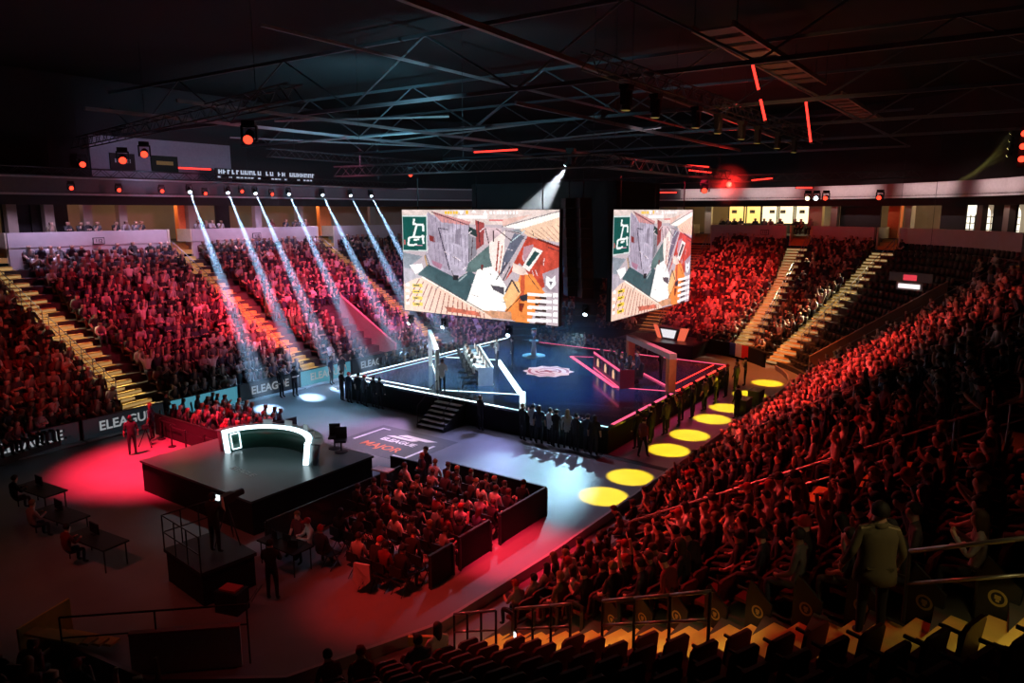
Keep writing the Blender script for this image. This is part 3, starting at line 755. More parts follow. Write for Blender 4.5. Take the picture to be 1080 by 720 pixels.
    P([(270, 585), (460, 615), (470, 640), (290, 615)], (205, 120, 100), .6); Ln((145, 418), (500, 618), 8, (250, 236, 226)); Ln((160, 418), (540, 640), 4, (90, 70, 70))
    P([(480, 605), (645, 612), (650, 655), (540, 648)], (204, 156, 126), .4)
    P([(40, 280), (150, 300), (100, 340), (50, 420)], (150, 156, 166)); P([(75, 350), (145, 343), (152, 375), (110, 402)], (250, 248, 246), .03); P([(40, 370), (75, 370), (120, 420), (45, 460)], (190, 180, 190))
    Ln((160, 295), (175, 355), 6, (190, 150, 90)); Ln((165, 290), (190, 360), 4, (60, 60, 60)); P([(320, 405), (350, 405), (345, 435), (318, 432)], (50, 50, 56)); P([(475, 345), (488, 345), (486, 375), (474, 372)], (120, 60, 60))
    for k in range(30):
        x0 = rs.uniform(60, 900); y0 = rs.uniform(110, 600); an = rs.choice([1.25, 1.4, 1.7, -.75, .62, .3]); ln = rs.uniform(12, 46); c0 = rs.choice([60, 90, 150, 225, 245])
        Ln((x0, y0), (x0+ln*math.cos(an), y0+ln*math.sin(an)), rs.uniform(2, 5), (c0, c0*.93, c0*.95))
    for k in range(9): Ln((200+k*23, 75+k*5), (225+k*21, 330+k*4), 2.5, (140, 128, 148))
    for p, q, wd in (((430, 190), (420, 320), 4), ((460, 100), (470, 240), 4), ((500, 140), (520, 225), 5), ((545, 150), (545, 215), 4), ((560, 140), (650, 210), 5), ((620, 330), (560, 430), 5), ((610, 150), (700, 168), 4), ((640, 350), (600, 430), 6), ((850, 240), (912, 262), 5), ((740, 400), (800, 480), 4)): Ln(p, q, wd, (84, 62, 68))
    # small map, top left
    P([(34, 72), (178, 72), (176, 272), (36, 272)], (208, 216, 214), 0); P([(40, 80), (172, 80), (170, 266), (42, 266)], (34, 98, 92), .15)
    for p, q in (((104, 92), (100, 125)), ((100, 120), (155, 125)), ((155, 125), (155, 160)), ((118, 125), (100, 190)), ((75, 195), (160, 190)), ((70, 240), (120, 235)), ((75, 195), (70, 240)), ((150, 180), (155, 230)), ((100, 210), (130, 205))): Ln(p, q, 11, (236, 240, 236))
    Ln((50, 210), (50, 235), 5, (230, 120, 120)); Ln((110, 238), (150, 240), 6, (230, 170, 190))
    # heads-up rows
    for i in range(5): P([(275+i*15, 46), (286+i*15, 46), (286+i*15, 64), (275+i*15, 64)], (236, 196, 60), 0)
    P([(348, 42), (384, 42), (366, 68)], (250, 250, 250), 0); P([(392, 42), (403, 42), (403, 64), (392, 64)], (236, 196, 60), 0); P([(420, 55), (436, 38), (454, 55)], (250, 250, 250), 0); P([(484, 66), (499, 38), (514, 66)], (250, 250, 250), 0)
    for i in range(9): P([(525+i*18, 44), (538+i*18, 44), (538+i*18, 62), (525+i*18, 62)], (246, 240, 240), 0)
    P([(346, 72), (510, 70), (510, 84), (346, 86)], (250, 250, 250), 0); P([(520, 90), (600, 88), (600, 96), (520, 98)], (220, 130, 130), 0)
    for i in range(4):
        y = 458+i*36
        P([(90, y), (146, y), (148, y+18), (92, y+18)], (238, 204, 84), 0); Ln((98, y+9), (130, y+9), 6, (60, 50, 30)); P([(52, y-4), (72, y-4), (74, y+12), (54, y+12)], (246, 246, 246), 0)
    for i in range(5):
        y = 500+i*37
        P([(738, y), (872, y+4), (872, y+22), (738, y+18)], (246, 244, 244), 0); P([(882, y), (908, y), (908, y+24), (882, y+24)], (250, 250, 250), 0); P([(780, y+22), (842, y+24), (842, y+34), (780, y+32)], (70, 50, 46), 0)
    P([(842, 400), (870, 420), (892, 398), (896, 450), (868, 482), (840, 455)], (248, 248, 248), 0); P([(856, 432), (880, 432), (868, 462)], (120, 110, 120), 0)
    C = np.clip(C, 0, 1)**1.18*1.12
    return np.clip(C*(1+.22*(rs.rand(ny, nx, 1)-.5)), 0, 1)
PIC = screen_picture()
SCREENM = attr_mat('screen_picture', 1.12)
def screen_mesh(W, H):
    ny, nx, _ = PIC.shape
    me = bpy.data.meshes.new('screen')
    xs = np.linspace(-W/2, W/2, nx+1); zs = np.linspace(H/2, -H/2, ny+1)
    V = np.stack([np.tile(xs, ny+1), np.zeros((nx+1)*(ny+1)), np.repeat(zs, nx+1)], 1)
    i, j = np.meshgrid(np.arange(nx), np.arange(ny)); q = j*(nx+1)+i
    F = np.stack([q+nx+1, q+nx+2, q+1, q], -1).reshape(-1, 4)
    me.from_pydata(V.tolist(), [], F.tolist())
    at = me.color_attributes.new('Col', 'FLOAT_COLOR', 'CORNER')
    C = np.repeat(PIC.reshape(-1, 3), 4, 0); at.data.foreach_set('color', np.concatenate([C, np.ones((len(C), 1))], 1).astype(np.float32).ravel())
    me.materials.append(SCREENM); return me
def build_scoreboard():
    zc, H = 7.78, 5.32
    for nm, c, W, rz in (('left video screen of the hanging cube showing the game, facing the camera side', (-22.05, 28.3), 9.7, 0), ('right video screen of the hanging cube showing the game, turned to the right stand', (-15.85, 36.0), 10.0, PI/2)):
        s = thing('video_screen', nm, 'screen', (c[0], c[1], zc), rz, 'hanging video screens')
        o = bpy.data.objects.new('picture', screen_mesh(W, H)); COL.objects.link(o); o.parent = s
        b = MB(); b.box((0, .14, 0), (W+.06, .26, H+.06)); b.build('cabinet', BLACK, s)
        b = MB()
        for x in (-W/2+1, 0, W/2-1): b.tube((x, .15, H/2), (x, .15, H/2+1.6), .03)
        b.build('hanger', STEEL, s)
    # dark core with speaker hangs behind the open corner
    s = thing('centre_hang_core', 'dark cloth core of the hanging cube between the two screens', 'rigging', (-21.9, 36.6, 9.4))
    b = MB(); b.box((0, 0, 0), (9.4, 5.4, 5.0)); b.build('core', CLOTHB, s)
    for i, (x, y) in enumerate(((-16.6, 29.4), (-17.6, 29.8))):
        a = thing('speaker_array', ['dark curved speaker column in the open corner of the screen cube', 'second dark speaker column just behind the corner speaker column'][i], 'speaker', (x, y, 11.0), -PI/4, 'hanging speakers')
        for k in range(10):
            b = MB(); b.box((0, .02*k, -.25-.46*k), (.9, .55, .43)); b.box((0, -.27+.02*k, -.25-.46*k), (.8, .03, .36), 0, 1); b.build('speaker_box', [BLACK, mat('speaker_grille', (.03, .032, .036), .6)], a)
        b = MB(); b.tube((0, 0, -.05), (0, 0, 1.2), .02); b.build('hanger', STEEL, a)
build_scoreboard()

# ------------------------------------------------------------------ roof steel, trusses, lamps
def truss_box(name, a, b, w, label, group, m=STEEL, kind=None, cat='truss'):
    a, b = Vector(a), Vector(b); d = (b-a); L = d.length; rz = math.atan2(d.y, d.x)
    r = thing(name, label, cat, a, rz, group)
    for y, z in ((-w/2, 0), (w/2, 0), (-w/2, w), (w/2, w)): MB().tube((0, y, z), (L, y, z), .03, 6).build('chord', m, r)
    lc = MB(); n = int(L/w/1.2); st = L/n
    for i in range(n):
        x0, x1 = i*st, (i+1)*st
        if i % 2: x0, x1 = x1, x0
        lc.tube((x0, -w/2, 0), (x1, -w/2, w), .016, 4, cap=False); lc.tube((x0, w/2, 0), (x1, w/2, w), .016, 4, cap=False); lc.tube((x0, -w/2, w), (x1, w/2, w), .014, 4, cap=False)
    lc.build('lacing', m, r)
    for x in (L*.1, L*.5, L*.9): MB().tube((x, 0, w), (x, 0, 19-a.z), .012, 4).build('hanger_cable', STEEL, r)
    return r
TRN = {}
truss_box('lighting_truss', (-45.2, 16, 12.35), (-45.2, 48, 12.35), .45, 'long lighting truss with red lamps in front of the left concourse', 'lighting trusses')
truss_box('lighting_truss', (-22.5, 18.2, 14.4), (-54, 24.0, 14.4), .6, 'near lighting truss crossing high at the upper left', 'lighting trusses')
truss_box('lighting_truss', (-30.5, 27.2, 12.2), (-13.2, 27.2, 12.2), .5, 'front truss above the left video screen', 'lighting trusses')
truss_box('lighting_truss', (-14.8, 27.2, 12.2), (-14.8, 43.5, 12.2), .5, 'side truss above the right video screen', 'lighting trusses')
truss_box('lighting_truss', (-34, 57.0, 12.6), (-6, 57.0, 12.6), .5, 'far truss in front of the end concourse', 'lighting trusses')
truss_box('lighting_truss', (-40, 30, 13.8), (-40, 50, 13.8), .5, 'upper left truss above the second lamp row', 'lighting trusses')
truss_box('lighting_truss', (-11.2, 20, 14.6), (-11.2, 50, 14.6), .5, 'truss over the row of yellow floor spots', 'lighting trusses')
def roof_truss(y, i):
    zb, zt, x0, x1 = 15.4, 18.2, -58, 22
    b = MB()
    b.box(((x0+x1)/2, y, zb), (x1-x0, .16, .16)); b.box(((x0+x1)/2, y, zt), (x1-x0, .16, .16))
    n = 16; st = (x1-x0)/n
    for k in range(n):
        xa, xb = x0+k*st, x0+(k+1)*st
        if k % 2: xa, xb = xb, xa
        b.tube((xa, y, zb), (xb, y, zt), .05, 5)
    b.build('roof_beam', mat('roof_steel', (.09, .10, .11), .5, .3), kind='structure')
for i, y in enumerate((26, 36, 46, 56, 66)): roof_truss(y, i)
def long_beam(x, z, y0, y1, w, m):
    b = MB(); b.box((x, (y0+y1)/2, z), (w, y1-y0, w*1.2)); b.build('roof_beam', m, kind='structure')
b = MB(); b.tube((-14.1, 13, 16.0), (-17.2, 75, 16.0), .13, 4); b.build('roof_beam', GREYBEAM, kind='structure'); long_beam(-19.4, 15.2, 28, 60, .14, GREYBEAM); long_beam(-30, 15.0, 18, 66, .12, GREYBEAM); long_beam(-38, 15.3, 18, 66, .14, GREYBEAM); long_beam(-24, 17.2, 18, 66, .10, GREYBEAM)
for i, (xa, ya, xb, yb, z) in enumerate(((-42, 34, -26, 34.4, 15.1), (-40, 40, -22, 36, 15.4), (-34, 26, -25, 30, 15.2), (-44, 30, -36, 46, 15.2), (-30, 44, -18, 41, 15.2))):
    b = MB(); b.tube((xa, ya, z), (xb, yb, z), .06, 5); b.build('roof_beam', GREYBEAM, kind='structure')
# slatted catwalk under the roof on the right
for i, (ya, yb) in enumerate(((27, 42), (46, 61))):
    c = thing('catwalk', ['near slatted catwalk hanging under the roof at upper right', 'far slatted catwalk hanging under the roof at right'][i], 'catwalk', (-10, ya, 17), group='roof catwalks')
    for x in (-.75, .75):
        b = MB(); b.box((x, (yb-ya)/2, 0), (.1, yb-ya, .22)); b.build('side_beam', mat('catwalk_beam', (.30, .22, .16), .7), c)
    b = MB(); n = int((yb-ya)/1.6)
    for k in range(n): b.box((0, .8+k*1.6, -.02), (1.5, .95, .05))
    b.build('slats', mat('catwalk_slat', (.26, .17, .12), .8), c)
    b = MB()
    for x in (-.8, .8):
        for y in (.3, yb-ya-.3): b.tube((x, y, 0), (x, y, 2.2), .02, 5)
    b.build('hangers', STEEL, c)
# red LED tubes
TUBES = [((-9.75, 31, 16.38), (-9.41, 31, 15.24), 'upper red tube light below the near catwalk'), ((-9.31, 31, 14.86), (-9.07, 31, 14.02), 'lower red tube light below the near catwalk'), ((-9.23, 38, 15.6), (-8.87, 38, 13.67), 'red tube light between the two catwalks'),
         ((-30.2, 38.8, 14.2), (-26.7, 38.8, 14.2), 'red tube light above the left video screen'), ((-24.94, 57, 11.87), (-23.45, 57, 11.85), 'red tube light above the gap between the screens'), ((-23.05, 57.0, 14.02), (-20.84, 57.0, 13.8), 'paired red tube light left of the bright red lamp'), ((-22.5, 57.0, 13.6), (-20.6, 57.0, 13.35), 'lower red tube light left of the bright red lamp'),
         ((-17.41, 57.0, 12.69), (-15.86, 57.0, 12.8), 'red tube light right of the bright red lamp'), ((-14.09, 57, 12.07), (-12.95, 57, 12.05), 'red tube light above the right end of the lit windows'), ((-44.8, 26.6, 13.1), (-44.8, 28.9, 13.1), 'red tube light on the left concourse truss')]
for a, b2, lb in TUBES:
    t = thing('led_tube', lb, 'light', a, group='red tube lights'); d = Vector(b2)-Vector(a)
    MB().tube((0, 0, 0), d, .055, 8).build('tube', LED_R, t); MB().tube(-d.normalized()*.08, (0, 0, 0), .07, 8).tube(d, d+d.normalized()*.08, .07, 8).build('end_caps', BLACK, t)
# moving head lamps
def lamp_mesh():
    base = MB().box((0, 0, -.09), (.42, .34, .16))
    yoke = MB()
    for sg in (-1, 1): yoke.box((.23*sg, 0, -.42), (.06, .2, .5))
    yoke.box((0, 0, -.2), (.5, .2, .05))
    head = MB().lathe([(.08, -.3), (.15, -.26), (.17, -.05), (.15, .1), (.18, .3), (.16, .32)], 14)
    lens = MB().lathe([(.15, .322), (.145, .335)], 14)
    return base.mesh('lamp_base', BLACK), yoke.mesh('lamp_yoke', BLACK), head.mesh('lamp_head', BLACK, True), lens.mesh('lamp_lens', LENS_R)
LB, LY, LH, LL = lamp_mesh()
def lamp(pos, aim, lens, label, sc=1., group='moving head lamps'):
    """pos: pivot of the head"""
    p = Vector(pos); d = (Vector(aim)-p).normalized()
    r = thing('moving_head_lamp', label, 'lamp', p+Vector((0, 0, .5*sc)), math.atan2(d.y, d.x)-PI/2, group); r.scale = (sc,)*3
    for nme, me in (('base', LB), ('yoke', LY)):
        o = bpy.data.objects.new(nme, me); COL.objects.link(o); o.parent = r
    h = bpy.data.objects.new('head', LH); COL.objects.link(h); h.parent = r; h.location = (0, 0, -.5)
    h.rotation_euler = (-(PI/2-math.asin(max(-1, min(1, d.z)))), 0, 0)
    l = bpy.data.objects.new('lens', LL); COL.objects.link(l); l.parent = h
    l.material_slots[0].link = 'OBJECT'; l.material_slots[0].material = lens
    return p+d*.36*sc, d
def spot(loc, aim, watt, col, ang, blend=.3, rad=.1, name='spot_light'):
    l = bpy.data.lights.new(name, 'SPOT'); l.energy = watt; l.color = col; l.spot_size = math.radians(ang); l.spot_blend = blend; l.shadow_soft_size = rad
    o = bpy.data.objects.new(name, l); COL.objects.link(o); o.location = loc
    o.rotation_euler = (Vector(aim)-Vector(loc)).to_track_quat('-Z', 'Y').to_euler(); return o
def point(loc, watt, col, rad=.2):
    l = bpy.data.lights.new('lamp_light', 'POINT'); l.energy = watt; l.color = col; l.shadow_soft_size = rad
    o = bpy.data.objects.new('lamp_light', l); COL.objects.link(o); o.location = loc; return o
def area(loc, aim, watt, col, sx, sy):
    l = bpy.data.lights.new('area_light', 'AREA'); l.energy = watt; l.color = col; l.shape = 'RECTANGLE'; l.size = sx; l.size_y = sy
    o = bpy.data.objects.new('area_light', l); COL.objects.link(o); o.location = loc
    o.rotation_euler = (Vector(aim)-Vector(loc)).to_track_quat('-Z', 'Y').to_euler(); return o
def haze_cone(a, d, L, r0, r1, dens, label, group='visible light beams'):
    m = bpy.data.materials.new('beam_haze'); m.use_nodes = True; nt = m.node_tree; nt.nodes.remove(nt.nodes['Principled BSDF'])
    v = nt.nodes.new('ShaderNodeVolumeScatter'); v.inputs['Density'].default_value = dens; v.inputs['Anisotropy'].default_value = .2
    nt.links.new(v.outputs['Volume'], nt.nodes['Material Output'].inputs['Volume'])
    a = Vector(a); d = Vector(d)
    b = MB(); b.tube(a+d*.05, a+d*L, r0, 20, 0, r1)
    return b.build('haze', m, kind='stuff', label=label, cat='haze', group=group)
ORD = ['first', 'second', 'third', 'fourth', 'fifth', 'sixth', 'seventh']
for i, (ly, tgt) in enumerate(((27.5, (-31.95, 23.0)), (30.3, (-32.0, 25.9)), (32.5, (-32.1, 28.3)), (35.4, (-32.2, 31.0)), (38.6, (-32.3, 34.2)), (41.5, (-32.4, 37)), (43.8, (-32.5, 39.4)))):
    aim = (tgt[0], tgt[1], 0)
    p, d = lamp((-45.2, ly, 11.75), aim, LENS_W, '%s white beam lamp from the left on the left concourse truss' % ORD[i], .75)
    L = (Vector(aim)-p).length
    spot(p+d*.03, aim, 280000, (.36, .62, 1), 5.0, .95, .03)
    haze_cone(p, d, L-.05, .06, .06+L*math.tan(math.radians(1.75)), .036, '%s pale blue light beam from the left, slanting down over the left crowd' % ORD[i])
for i, (px, ly, zz) in enumerate(((72, 20.2, 11.7), (122, 22.9, 11.65), (168, 25.6, 11.65), (208, 28.6, 11.55), (248, 31.4, 11.75), (282, 33.9, 11.6))):
    lamp((-45.2, ly, zz), (-20, ly-8, 8), LENS_R, '%s red lamp from the left on the left concourse truss' % ORD[i], .75)
for pos, sc, lb in (((-26.4, 18.9, 13.4), 1.25, 'large red lamp hanging nearest the camera at upper left'), ((-38.4, 21.0, 13.4), 1.15, 'dark tilted lamp with red lens above the left concourse'), ((-42.6, 22.0, 13.3), 1.3, 'second tilted red lamp on the near truss from the right'), ((-50.4, 23.4, 13.4), 1.2, 'leftmost red lamp on the near truss')):
    lamp(pos, (-14, 6, 5), LENS_R, lb, sc)
lamp((-40.0, 43.2, 13.3), (-30, 30, 5), LENS_R, 'red lamp on the upper left truss left of the screens')
lamp((-14.8, 40.0, 11.6), (-10, 20, 4), LENS_R, 'red lamp above the right video screen')
p, d = lamp((-19.16, 57.0, 12.4), (0, 0, 10.4), LENS_R, 'bright red lamp glaring toward the camera above the end stand', 1.5)
point(p+d*.35, 700, (1, .02, .015), .1)
haze = MB().ell((0, 0, 0), (1.7, 1.7, 1.7), 16, 10)
m = bpy.data.materials.new('glow_haze'); m.use_nodes = True; m.node_tree.nodes.remove(m.node_tree.nodes['Principled BSDF']); v = m.node_tree.nodes.new('ShaderNodeVolumeScatter'); m.node_tree.links.new(v.outputs['Volume'], m.node_tree.nodes['Material Output'].inputs['Volume'])
nt = m.node_tree; tc = nt.nodes.new('ShaderNodeTexCoord'); mp = nt.nodes.new('ShaderNodeMapping'); mp.inputs['Scale'].default_value = (.6, .6, .6); gr = nt.nodes.new('ShaderNodeTexGradient'); gr.gradient_type = 'SPHERICAL'
mu = nt.nodes.new('ShaderNodeMath'); mu.operation = 'MULTIPLY'; mu.inputs[1].default_value = .16
nt.links.new(tc.outputs['Object'], mp.inputs['Vector']); nt.links.new(mp.outputs['Vector'], gr.inputs['Vector']); nt.links.new(gr.outputs['Fac'], mu.inputs[0]); nt.links.new(mu.outputs[0], v.inputs['Density'])
hb = haze.build('haze', m, kind='stuff', label='red lit haze around the bright red lamp', cat='haze'); hb.location = p+d*.35
for i, (x, y) in enumerate(((-13.2, 56.9), (-12.6, 56.9), (-11.95, 56.9), (-8.4, 56.9))):
    lamp((x, y, 11.35), (-10, 30, 5), [emit('lamp_lens_warm', (1, .75, .4), 5), LENS_W, LENS_R, LENS_R][i], ['warm lamp', 'white lamp', 'orange red lamp', 'red lamp'][i]+' on the far truss right of the lit windows')
# big white follow beam above the cube
p, d = lamp((-19.4, 33.0, 12.95), (-25.0, 31.4, 5.0), LENS_W, 'white beam lamp above the hanging screens', 1.2)
spot(p, p+d*10, 9000, (.8, .92, 1), 30, .3, .05)
haze_cone(p, d, 4.5, .14, .14+4.5*math.tan(math.radians(14)), .09, 'wide white light beam falling behind the left video screen')
hz = MB(); hz.box((-23.2, 36, 3.0), (16.5, 19, 3.4)); m = bpy.data.materials.new('stage_haze'); m.use_nodes = True; m.node_tree.nodes.remove(m.node_tree.nodes['Principled BSDF']); v = m.node_tree.nodes.new('ShaderNodeVolumeScatter'); v.inputs['Density'].default_value = .007; m.node_tree.links.new(v.outputs['Volume'], m.node_tree.nodes['Material Output'].inputs['Volume'])
hz.build('haze', m, kind='stuff', label='thin pale blue haze hanging over the stage', cat='haze')
# lamps hung under the screens, throwing light forward over the stage edge
for i, (x, y, z, ax, ay, watt, c, an) in enumerate(((-16.9, 30.4, 5.6, -15.6, 23.3, 9000, (.42, .80, 1), 42), (-20.4, 28.9, 4.45, -19.2, 23.0, 2000, (.40, .42, 1), 60), (-24.6, 28.9, 4.45, -24.6, 22.3, 4200, (.78, .52, 1), 50), (-27.0, 28.9, 4.45, -28.6, 23.4, 3000, (.35, .72, 1), 56))):
    p, d = lamp((x, y, z), (ax, ay, 0), LENS_W, ['white lamp under the corner speaker column', 'white lamp under the right part of the left screen', 'white lamp under the middle of the left screen', 'white lamp under the left end of the left screen'][i], .7)
    spot(p+d*.03, (ax, ay, 0), watt, c, an, .9, .06)
# yellow floor spots
for i, (x, y) in enumerate(((-11.7, 22.6), (-11.75, 24.95), (-11.8, 28.9), (-11.85, 31.5), (-11.9, 34.7), (-12.0, 37.2), (-11.9, 40.75), (-11.85, 44.2))):
    p, d = lamp((-11.2, y, 14.0), (x, y, 0), emit('lamp_lens_dark', (1, .7, .1), .15), 'dark yellow spot lamp number %s along the truss over the floor spots' % (ORD+['eighth'])[i])
    spot(p+d*.02, (x, y, 0), 46000, (1, .70, .015), 8.4, .38, .02)
# pink glow row of the right edge
red_far = thing('red_lamp_cluster', 'column of three small red lamps at the right edge of the view', 'light', (-.35, 40, 13.2))
for k in range(3): MB().ell((0, 0, .55-.55*k), (.14, .14, .14)).build('bulb', LENS_R, red_far)
MB().box((0, .25, 0), (.3, .2, 1.8)).build('housing', BLACK, red_far)
for i in range(4):
    z = 15.6-.5*i
    p, d = lamp((-1.2, 60, z), (-5.3-1.2*i, 62, 9.5), emit('lamp_lens_yellow', (1, .85, .3), 4), '%s small yellow lamp down the column at upper right' % ORD[i], .6)
    spot(p, p+d*8, 1500, (1, .85, .2), 6, .3, .03); haze_cone(p, d, 7.0, .06, .30, .05, '%s faint yellow beam fanning out at upper right' % ORD[i])

# ------------------------------------------------------------------ concourse dressing
def on_out(t, d, z): q = OUT(t, d); return (q[0], q[1], z)
def orient(t): n = outdir(t); return math.atan2(-n[0], n[1])       # local +y outward
# lit concession windows behind the end stand
wins = [(108.6, 'amber', 0), (107.15, 'amber', 1), (106.05, 'cream', 2), (105.15, 'cream', 3), (104.25, 'cream', 4)]
WCOL = {'amber': emit('window_amber', (1, .62, .16), 1.5), 'cream': emit('window_cream', (1, .82, .48), 1.7), 'white': emit('window_white', (1, .93, .75), 1.6)}
nwin = 0
for t, cnm, i in wins:
    nwin += 1
    o = bpy.data.objects.new('window_%d' % nwin, None); COL.objects.link(o); o.location = on_out(t, 4.6, CZ); o.rotation_euler = (0, 0, orient(t)); o['kind'] = 'structure'
    b = MB(); b.box((0, .06, 1.5), (1.6, .04, 2.5)); b.build('pane', WCOL[cnm], o)
    b = MB(); b.box((-.83, 0, 1.5), (.1, .1, 2.7)); b.box((.83, 0, 1.5), (.1, .1, 2.7)); b.box((0, 0, 2.8), (1.7, .1, .1)); b.build('frame', BLACK, o)
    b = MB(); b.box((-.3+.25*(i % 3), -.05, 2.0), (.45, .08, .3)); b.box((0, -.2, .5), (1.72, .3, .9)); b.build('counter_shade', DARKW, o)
    point(on_out(t, 3.4, 10.6), 55, (1, .72, .35), .2)
for t in (95.3, 93.8):
    nwin += 1
    o = bpy.data.objects.new('window_%d' % nwin, None); COL.objects.link(o); o.location = on_out(t, 4.8, CZ); o.rotation_euler = (0, 0, orient(t)); o['kind'] = 'structure'
    w = 1.2
    pane = MB(); pts = [(-w, 0), (w, 0), (w, 1.7)]+[(w*math.cos(PI*k/10), 1.7+.9*math.sin(PI*k/10)) for k in range(1, 10)]+[(-w, 1.7)]
    pane.add([(x, .05, z+.1) for x, z in pts], [tuple(range(len(pts)))]); pane.build('pane', WCOL['white'], o)
    b = MB()
    for x in (-.8, -.4, 0, .4, .8): b.box((x, 0, .95), (.05, .06, 1.7))
    for z in (.3, .75, 1.2, 1.65): b.box((0, 0, z), (2*w, .06, .06))
    b.build('lattice', DARKW, o)
    point(on_out(t, 3.6, 10.4), 60, (1, .85, .6), .2)
# piers and orange stair-head panels
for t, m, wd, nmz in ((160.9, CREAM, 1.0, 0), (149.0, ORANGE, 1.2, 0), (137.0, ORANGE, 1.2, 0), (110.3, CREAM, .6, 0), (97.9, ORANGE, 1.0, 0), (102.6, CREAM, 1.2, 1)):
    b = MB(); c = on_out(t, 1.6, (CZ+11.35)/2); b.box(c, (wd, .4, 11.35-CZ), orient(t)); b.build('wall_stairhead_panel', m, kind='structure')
for t in (159.5, 157.6, 155.5, 153.4, 148.8, 143.6, 139.8, 133.5, 112.2, 101.3, 96.8, 92.4, 90.6):
    b = MB(); c = on_out(t, 1.2, (CZ+11.35)/2); b.box(c, (.55, .4, 11.35-CZ), orient(t)); b.build('wall_pier', PARA if t in (143.6, 112.2, 99.5) else BACKW, kind='structure')
for t in (158.7, 157.2, 146.0, 100.5, 99.6, 94.6, 91.5):                 # dark curtained bays
    b = MB(); c = on_out(t, 1.8, (CZ+11.35)/2); b.box(c, (2.2 if t != 146.0 else 1.2, .1, 11.35-CZ), orient(t)); b.build('wall_dark_bay', DARKW, kind='structure')
# parapet number plates
for t, lb in ((155.6, 'first'), (144.6, 'second'), (105.2, 'third')):
    s = thing('section_sign', 'small dark framed number plate on the %s parapet panel' % {'first': 'leftmost long pale', 'second': 'second long pale', 'third': 'far end'}[lb], 'sign', on_out(t, -.02, 8.55), orient(t), 'parapet number plates')
    MB().box((0, 0, 0), (.75, .03, .42)).build('plate', BLACK, s)
    MB().box((0, -.02, 0), (.66, .01, .33)).build('face', PARA, s)
    n = text_mb('112', .3, .006).shift(Matrix.Translation((0, -.03, 0)) @ Matrix.Rotation(PI/2, 4, 'X')); n.build('number', BLACK, s)
# spectators leaning at the concourse rails
for i, t in enumerate([146.3+.55*k for k in range(22)]+[102.6+.5*k for k in range(14)]+[139.5+.6*k for k in range(6)]):
    if 149.4 < t < 151.4 or (i*7) % 5 == 0: continue
    q = on_out(t+RNG.uniform(-.15, .15), .75+RNG.uniform(0, .3), CZ); n = outdir(t)
    low_person((q[0], q[1], CZ+.1), math.atan2(-n[1], -n[0])-PI/2, RNG.choice([0, 3, 4]), 1.0)
# upper left wall: pale panels, dark banner boards, rows of lit lettering
b = MB(); b.box((-51.2, 29.5, 13.9), (.2, 10.5, 2.9)); b.build('wall_press_box', mat('press_box_wall', (.30, .32, .38), .7), kind='structure')
for i, (y, w, m1, m2) in enumerate(((26.3, 1.7, BLACK, WHITE), (29.3, 2.0, mat('banner_green', (.012, .03, .02), .8), mat('banner_yellow', (.5, .45, .12), .8)))):
    bn = thing('banner', ['small white and black banner board on the upper left wall', 'dark green banner board with a yellow line on the upper left wall'][i], 'banner', (-51.0, y, 13.7))
    MB().box((0, 0, 0), (.06, w, 1.1)).build('board', m1, bn); MB().box((.04, 0, .05), (.02, w*.62, .26)).build('lettering', m2, bn)
ls = thing('lit_sign_row', 'long row of small white lit letters above the left concourse', 'sign', (-46.9, 35.2, 12.95))
MB().box((-.06, 0, 0), (.06, 9.2, .8)).build('backing', BLACK, ls)
b = MB(); rr = random.Random(5); y = -4.3
while y < 4.3:
    if rr.random() < .86:
        b.box((0, y, .17), (.02, .10, .30)); b.box((0, y+.10, .17+rr.choice((-.1, .1, 0))), (.02, .12, .07))
        if rr.random() < .6: b.box((0, y+.2, .17), (.02, .06, .30))
    y += .36
y = -4.3
while y < 4.0:
    if rr.random() < .7: b.box((0, y, -.2), (.02, .22, .10))
    y += .3
b.build('lettering', emit('sign_letters', (.65, .75, .95), .7), ls)
# dark hanging sign in the empty corner
SGX, SGZ = -5.35, 6.05
s = thing('hanging_sign', 'small lit red and white board hanging before the dark far corner', 'sign', (SGX, 50.5, SGZ), -.35)
MB().box((0, 0, .3), (2.6, .1, .55)).build('upper_board', mat('sign_grey', (.22, .2, .2), .6), s)
MB().box((0, -.06, .28), (.8, .04, .34)).build('red_panel', emit('sign_red', (.9, .05, .08), .8), s)
MB().box((0, -.06, -.25), (1.6, .05, .5)).build('lower_board', mat('sign_pale', (.4, .38, .38), .6), s)
MB().box((0, -.1, -.25), (1.3, .03, .26)).build('lit_text', emit('sign_white', (1, .85, .85), 1.3), s)
b = MB()
for x in (-1, 1): b.tube((x, 0, .5), (x, 0, 14), .012, 5)
b.build('hanger_cables', STEEL, s)

# vomitory walls
b = MB(); n = outdir(143.9); pts = []
for f in (.0, .42): q = S(143.2, f); pts.append((q[0], q[1], zf(143.2, f)))
d = Vector((pts[1][0]-pts[0][0], pts[1][1]-pts[0][1]))
for (x, y, z) in pts: b.v += [(x, y, 0), (x, y, z+1.1), (x, y-.2, 0), (x, y-.2, z+1.1)]
b.f = [[0, 1, 5, 4], [2, 6, 7, 3], [1, 3, 7, 5], [0, 2, 3, 1], [4, 5, 7, 6]]; b.m = [0]*5
b.build('wall_vomitory', mat('pale_red_wall', (.5, .28, .28), .7), kind='structure')
b = MB()
for f in (.03, .70): q = S(88.5, f); n = outdir(88.5); b.v += [(q[0], q[1], 0), (q[0], q[1], zf(88.5, f)+.9), (q[0]+n[1]*.2, q[1]-n[0]*.2, 0), (q[0]+n[1]*.2, q[1]-n[0]*.2, zf(88.5, f)+.9)]
b.f = [[0, 1, 5, 4], [2, 6, 7, 3], [1, 3, 7, 5], [0, 2, 3, 1], [4, 5, 7, 6]]; b.m = [0]*5
